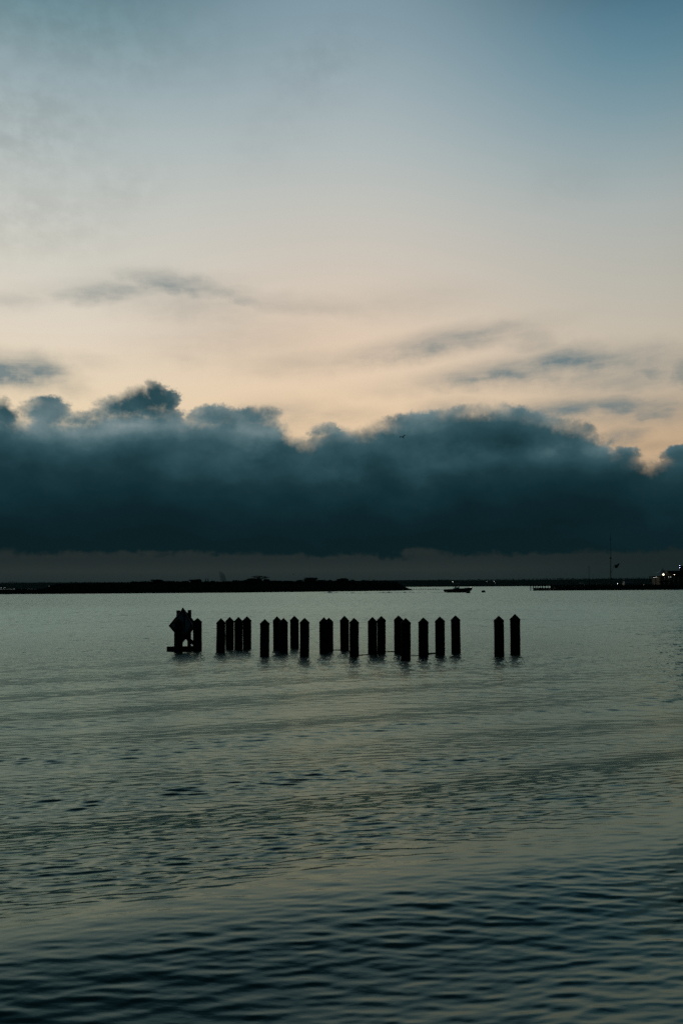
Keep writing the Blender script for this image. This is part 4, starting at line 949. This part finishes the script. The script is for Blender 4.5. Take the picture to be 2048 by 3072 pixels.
lamp_thing('porch_bulb', 2009.8, 1730.8, 348.4, .06, 'lamps', 'right of two small white bulbs under the upper floor edge', 'bulb', 'two porch bulbs')
lamp_thing('blue_lamp', 2037.2, 1696.6, 353.5, .09, 'lampb', 'upper of two bluish lamps on the roof at the right edge', 'lamp', 'bluish roof lamps', None, .2)
lamp_thing('blue_lamp', 2037.2, 1703.5, 353.5, .10, 'lampb', 'lower of two bluish lamps on the roof at the right edge', 'lamp', 'bluish roof lamps', ztop, .2)
lamp_thing('dock_light', 1850.5, 1751.0, 349, .11, 'lamps', 'small white light above the deck right of the flagpole', 'lamp', 'small dock lights', 1.5)
lamp_thing('dock_light', 1857, 1757.2, 349, .09, 'lamps', 'fainter white light low on the dock left of the cabin cruiser', 'lamp', 'small dock lights', 1.5)
for px, lab in ((1717.5, 'added glowing box for a pale boat patch behind the pier near its left part'), (1802.5, 'left of two added glowing boxes for pale boat patches near the flagpole'), (1811.5, 'right of two added glowing boxes for pale boat patches near the flagpole')):  # boxes added with a glowing face, standing in for pale hull sides and windows
    v = at(px, 1758.6, 344); r_ = empty('glow_box', (v.x, 344, v.z)); tag(r_, lab, 'glow box', 'added glowing boxes for pale boat patches along the pier')
    bm = bmesh.new(); box(bm, (0, 0, 0), (.80, .5, .5), bev=.03); link('case', bm, MT['gel_white'], r_)
    bm = bmesh.new(); box(bm, (0, -.26, 0), (.6, .02, .34)); link('glow_panel', bm, MT['patch_glow'], r_)
    bm = bmesh.new(); box(bm, (0, 0, -(v.z - .9) / 2 - .2), (.14, .14, v.z - .9 + .1)); link('stand', bm, MT['wood'], r_)

# ------------------------------------------------------------------ birds
def bird(px, py, Y_, span, roll, yaw, lab, flap=0.35, pitch=0):
    v = at(px, py, Y_); bm = bmesh.new(); s = span
    prof = [(-.20, .006, .022), (-.12, .028, .02), (0, .05, 0), (.12, .042, .0), (.19, .026, .012), (.23, .022, .016), (.265, .006, .008)]
    rings = [[bm.verts.new((x_ * s, r_ * s * math.cos(a_), (z_ + r_ * .9 * math.sin(a_)) * s)) for a_ in (2 * math.pi * k / 8 for k in range(8))] for x_, r_, z_ in prof]
    for a, b2 in zip(rings, rings[1:]):
        for k in range(8): bm.faces.new((a[k], a[(k + 1) % 8], b2[(k + 1) % 8], b2[k]))
    bm.faces.new(rings[0]); bm.faces.new(rings[-1])
    for sd in (-1, 1):
        sp = [(0.03, .10, .11), (0.22, .09, .10), (0.34, .04, .085), (0.50, -.10, .02)]; T, Bt = [], []
        for i, (yy, xc, ch) in enumerate(sp):
            zz = [0.02, flap * .30, flap * .34, flap * .10][i]
            for lst, dz in ((T, .008), (Bt, -.004)): lst.append((bm.verts.new(((xc) * s, sd * yy * s, (zz + dz) * s)), bm.verts.new(((xc - ch * 1.3) * s, sd * yy * s, (zz + dz * .2) * s))))
        for i in range(3):
            bm.faces.new((T[i][0], T[i + 1][0], T[i + 1][1], T[i][1])); bm.faces.new((Bt[i][0], Bt[i][1], Bt[i + 1][1], Bt[i + 1][0]))
            bm.faces.new((T[i][0], Bt[i][0], Bt[i + 1][0], T[i + 1][0])); bm.faces.new((T[i][1], T[i + 1][1], Bt[i + 1][1], Bt[i][1]))
        bm.faces.new((T[3][0], Bt[3][0], Bt[3][1], T[3][1]))
    # tail
    a = [bm.verts.new(p_) for p_ in ((-.16 * s, -.03 * s, .02 * s), (-.16 * s, .03 * s, .02 * s), (-.30 * s, .055 * s, .02 * s), (-.30 * s, -.055 * s, .02 * s))]; bm.faces.new(a)
    a2 = [bm.verts.new(x_.co - Vector((0, 0, .012 * s))) for x_ in a]; bm.faces.new(a2[::-1])
    for i in range(4): bm.faces.new((a[i], a[(i + 1) % 4], a2[(i + 1) % 4], a2[i]))
    o = link('gull', bm, MT['bird'], loc=v); o.rotation_euler = (RAD(roll), RAD(pitch), RAD(yaw)); tag(o, lab, 'bird', 'birds in flight')
bird(1207, 1312, 105, 1.1, -20, 128, 'dark gull gliding high in front of the cloud bank', .55, -32)
bird(879, 1724, 170, .55, 40, 60, 'small bird in flight above the island, left of the domed trees', .9)
bird(252, 1731.5, 260, .8, 0, 90, 'tiny distant bird low over the marsh at left', .5)
bird(422, 1726.5, 260, .7, 15, 80, 'tiny distant bird above the start of the island shrubs', .5)
bird(1358, 1664.5, 260, .55, 10, 80, 'speck of a bird just under the cloud base above the motorboat', .5)
bird(1181, 1718, 260, .45, 10, 80, 'speck of a bird above the right end of the island', .5)

# ------------------------------------------------------------------ haze
HAZE = 4.0e-5
if HAZE:
    bm = bmesh.new(); box(bm, (0, 0, 19.5), (12400, 12400, 43)); hz = link('haze', bm, MT['black'])
    tag(hz, 'thin even evening haze over the bay', 'haze', kind='stuff')
    m_ = bpy.data.materials.new('haze_air'); m_.use_nodes = True; t = m_.node_tree; t.nodes.clear()
    pv = t.nodes.new('ShaderNodeVolumePrincipled'); pv.inputs['Color'].default_value = (0.30, 0.80, 0.85, 1); pv.inputs['Density'].default_value = HAZE
    om = t.nodes.new('ShaderNodeOutputMaterial'); t.links.new(pv.outputs[0], om.inputs['Volume']); hz.data.materials.clear(); hz.data.materials.append(m_)
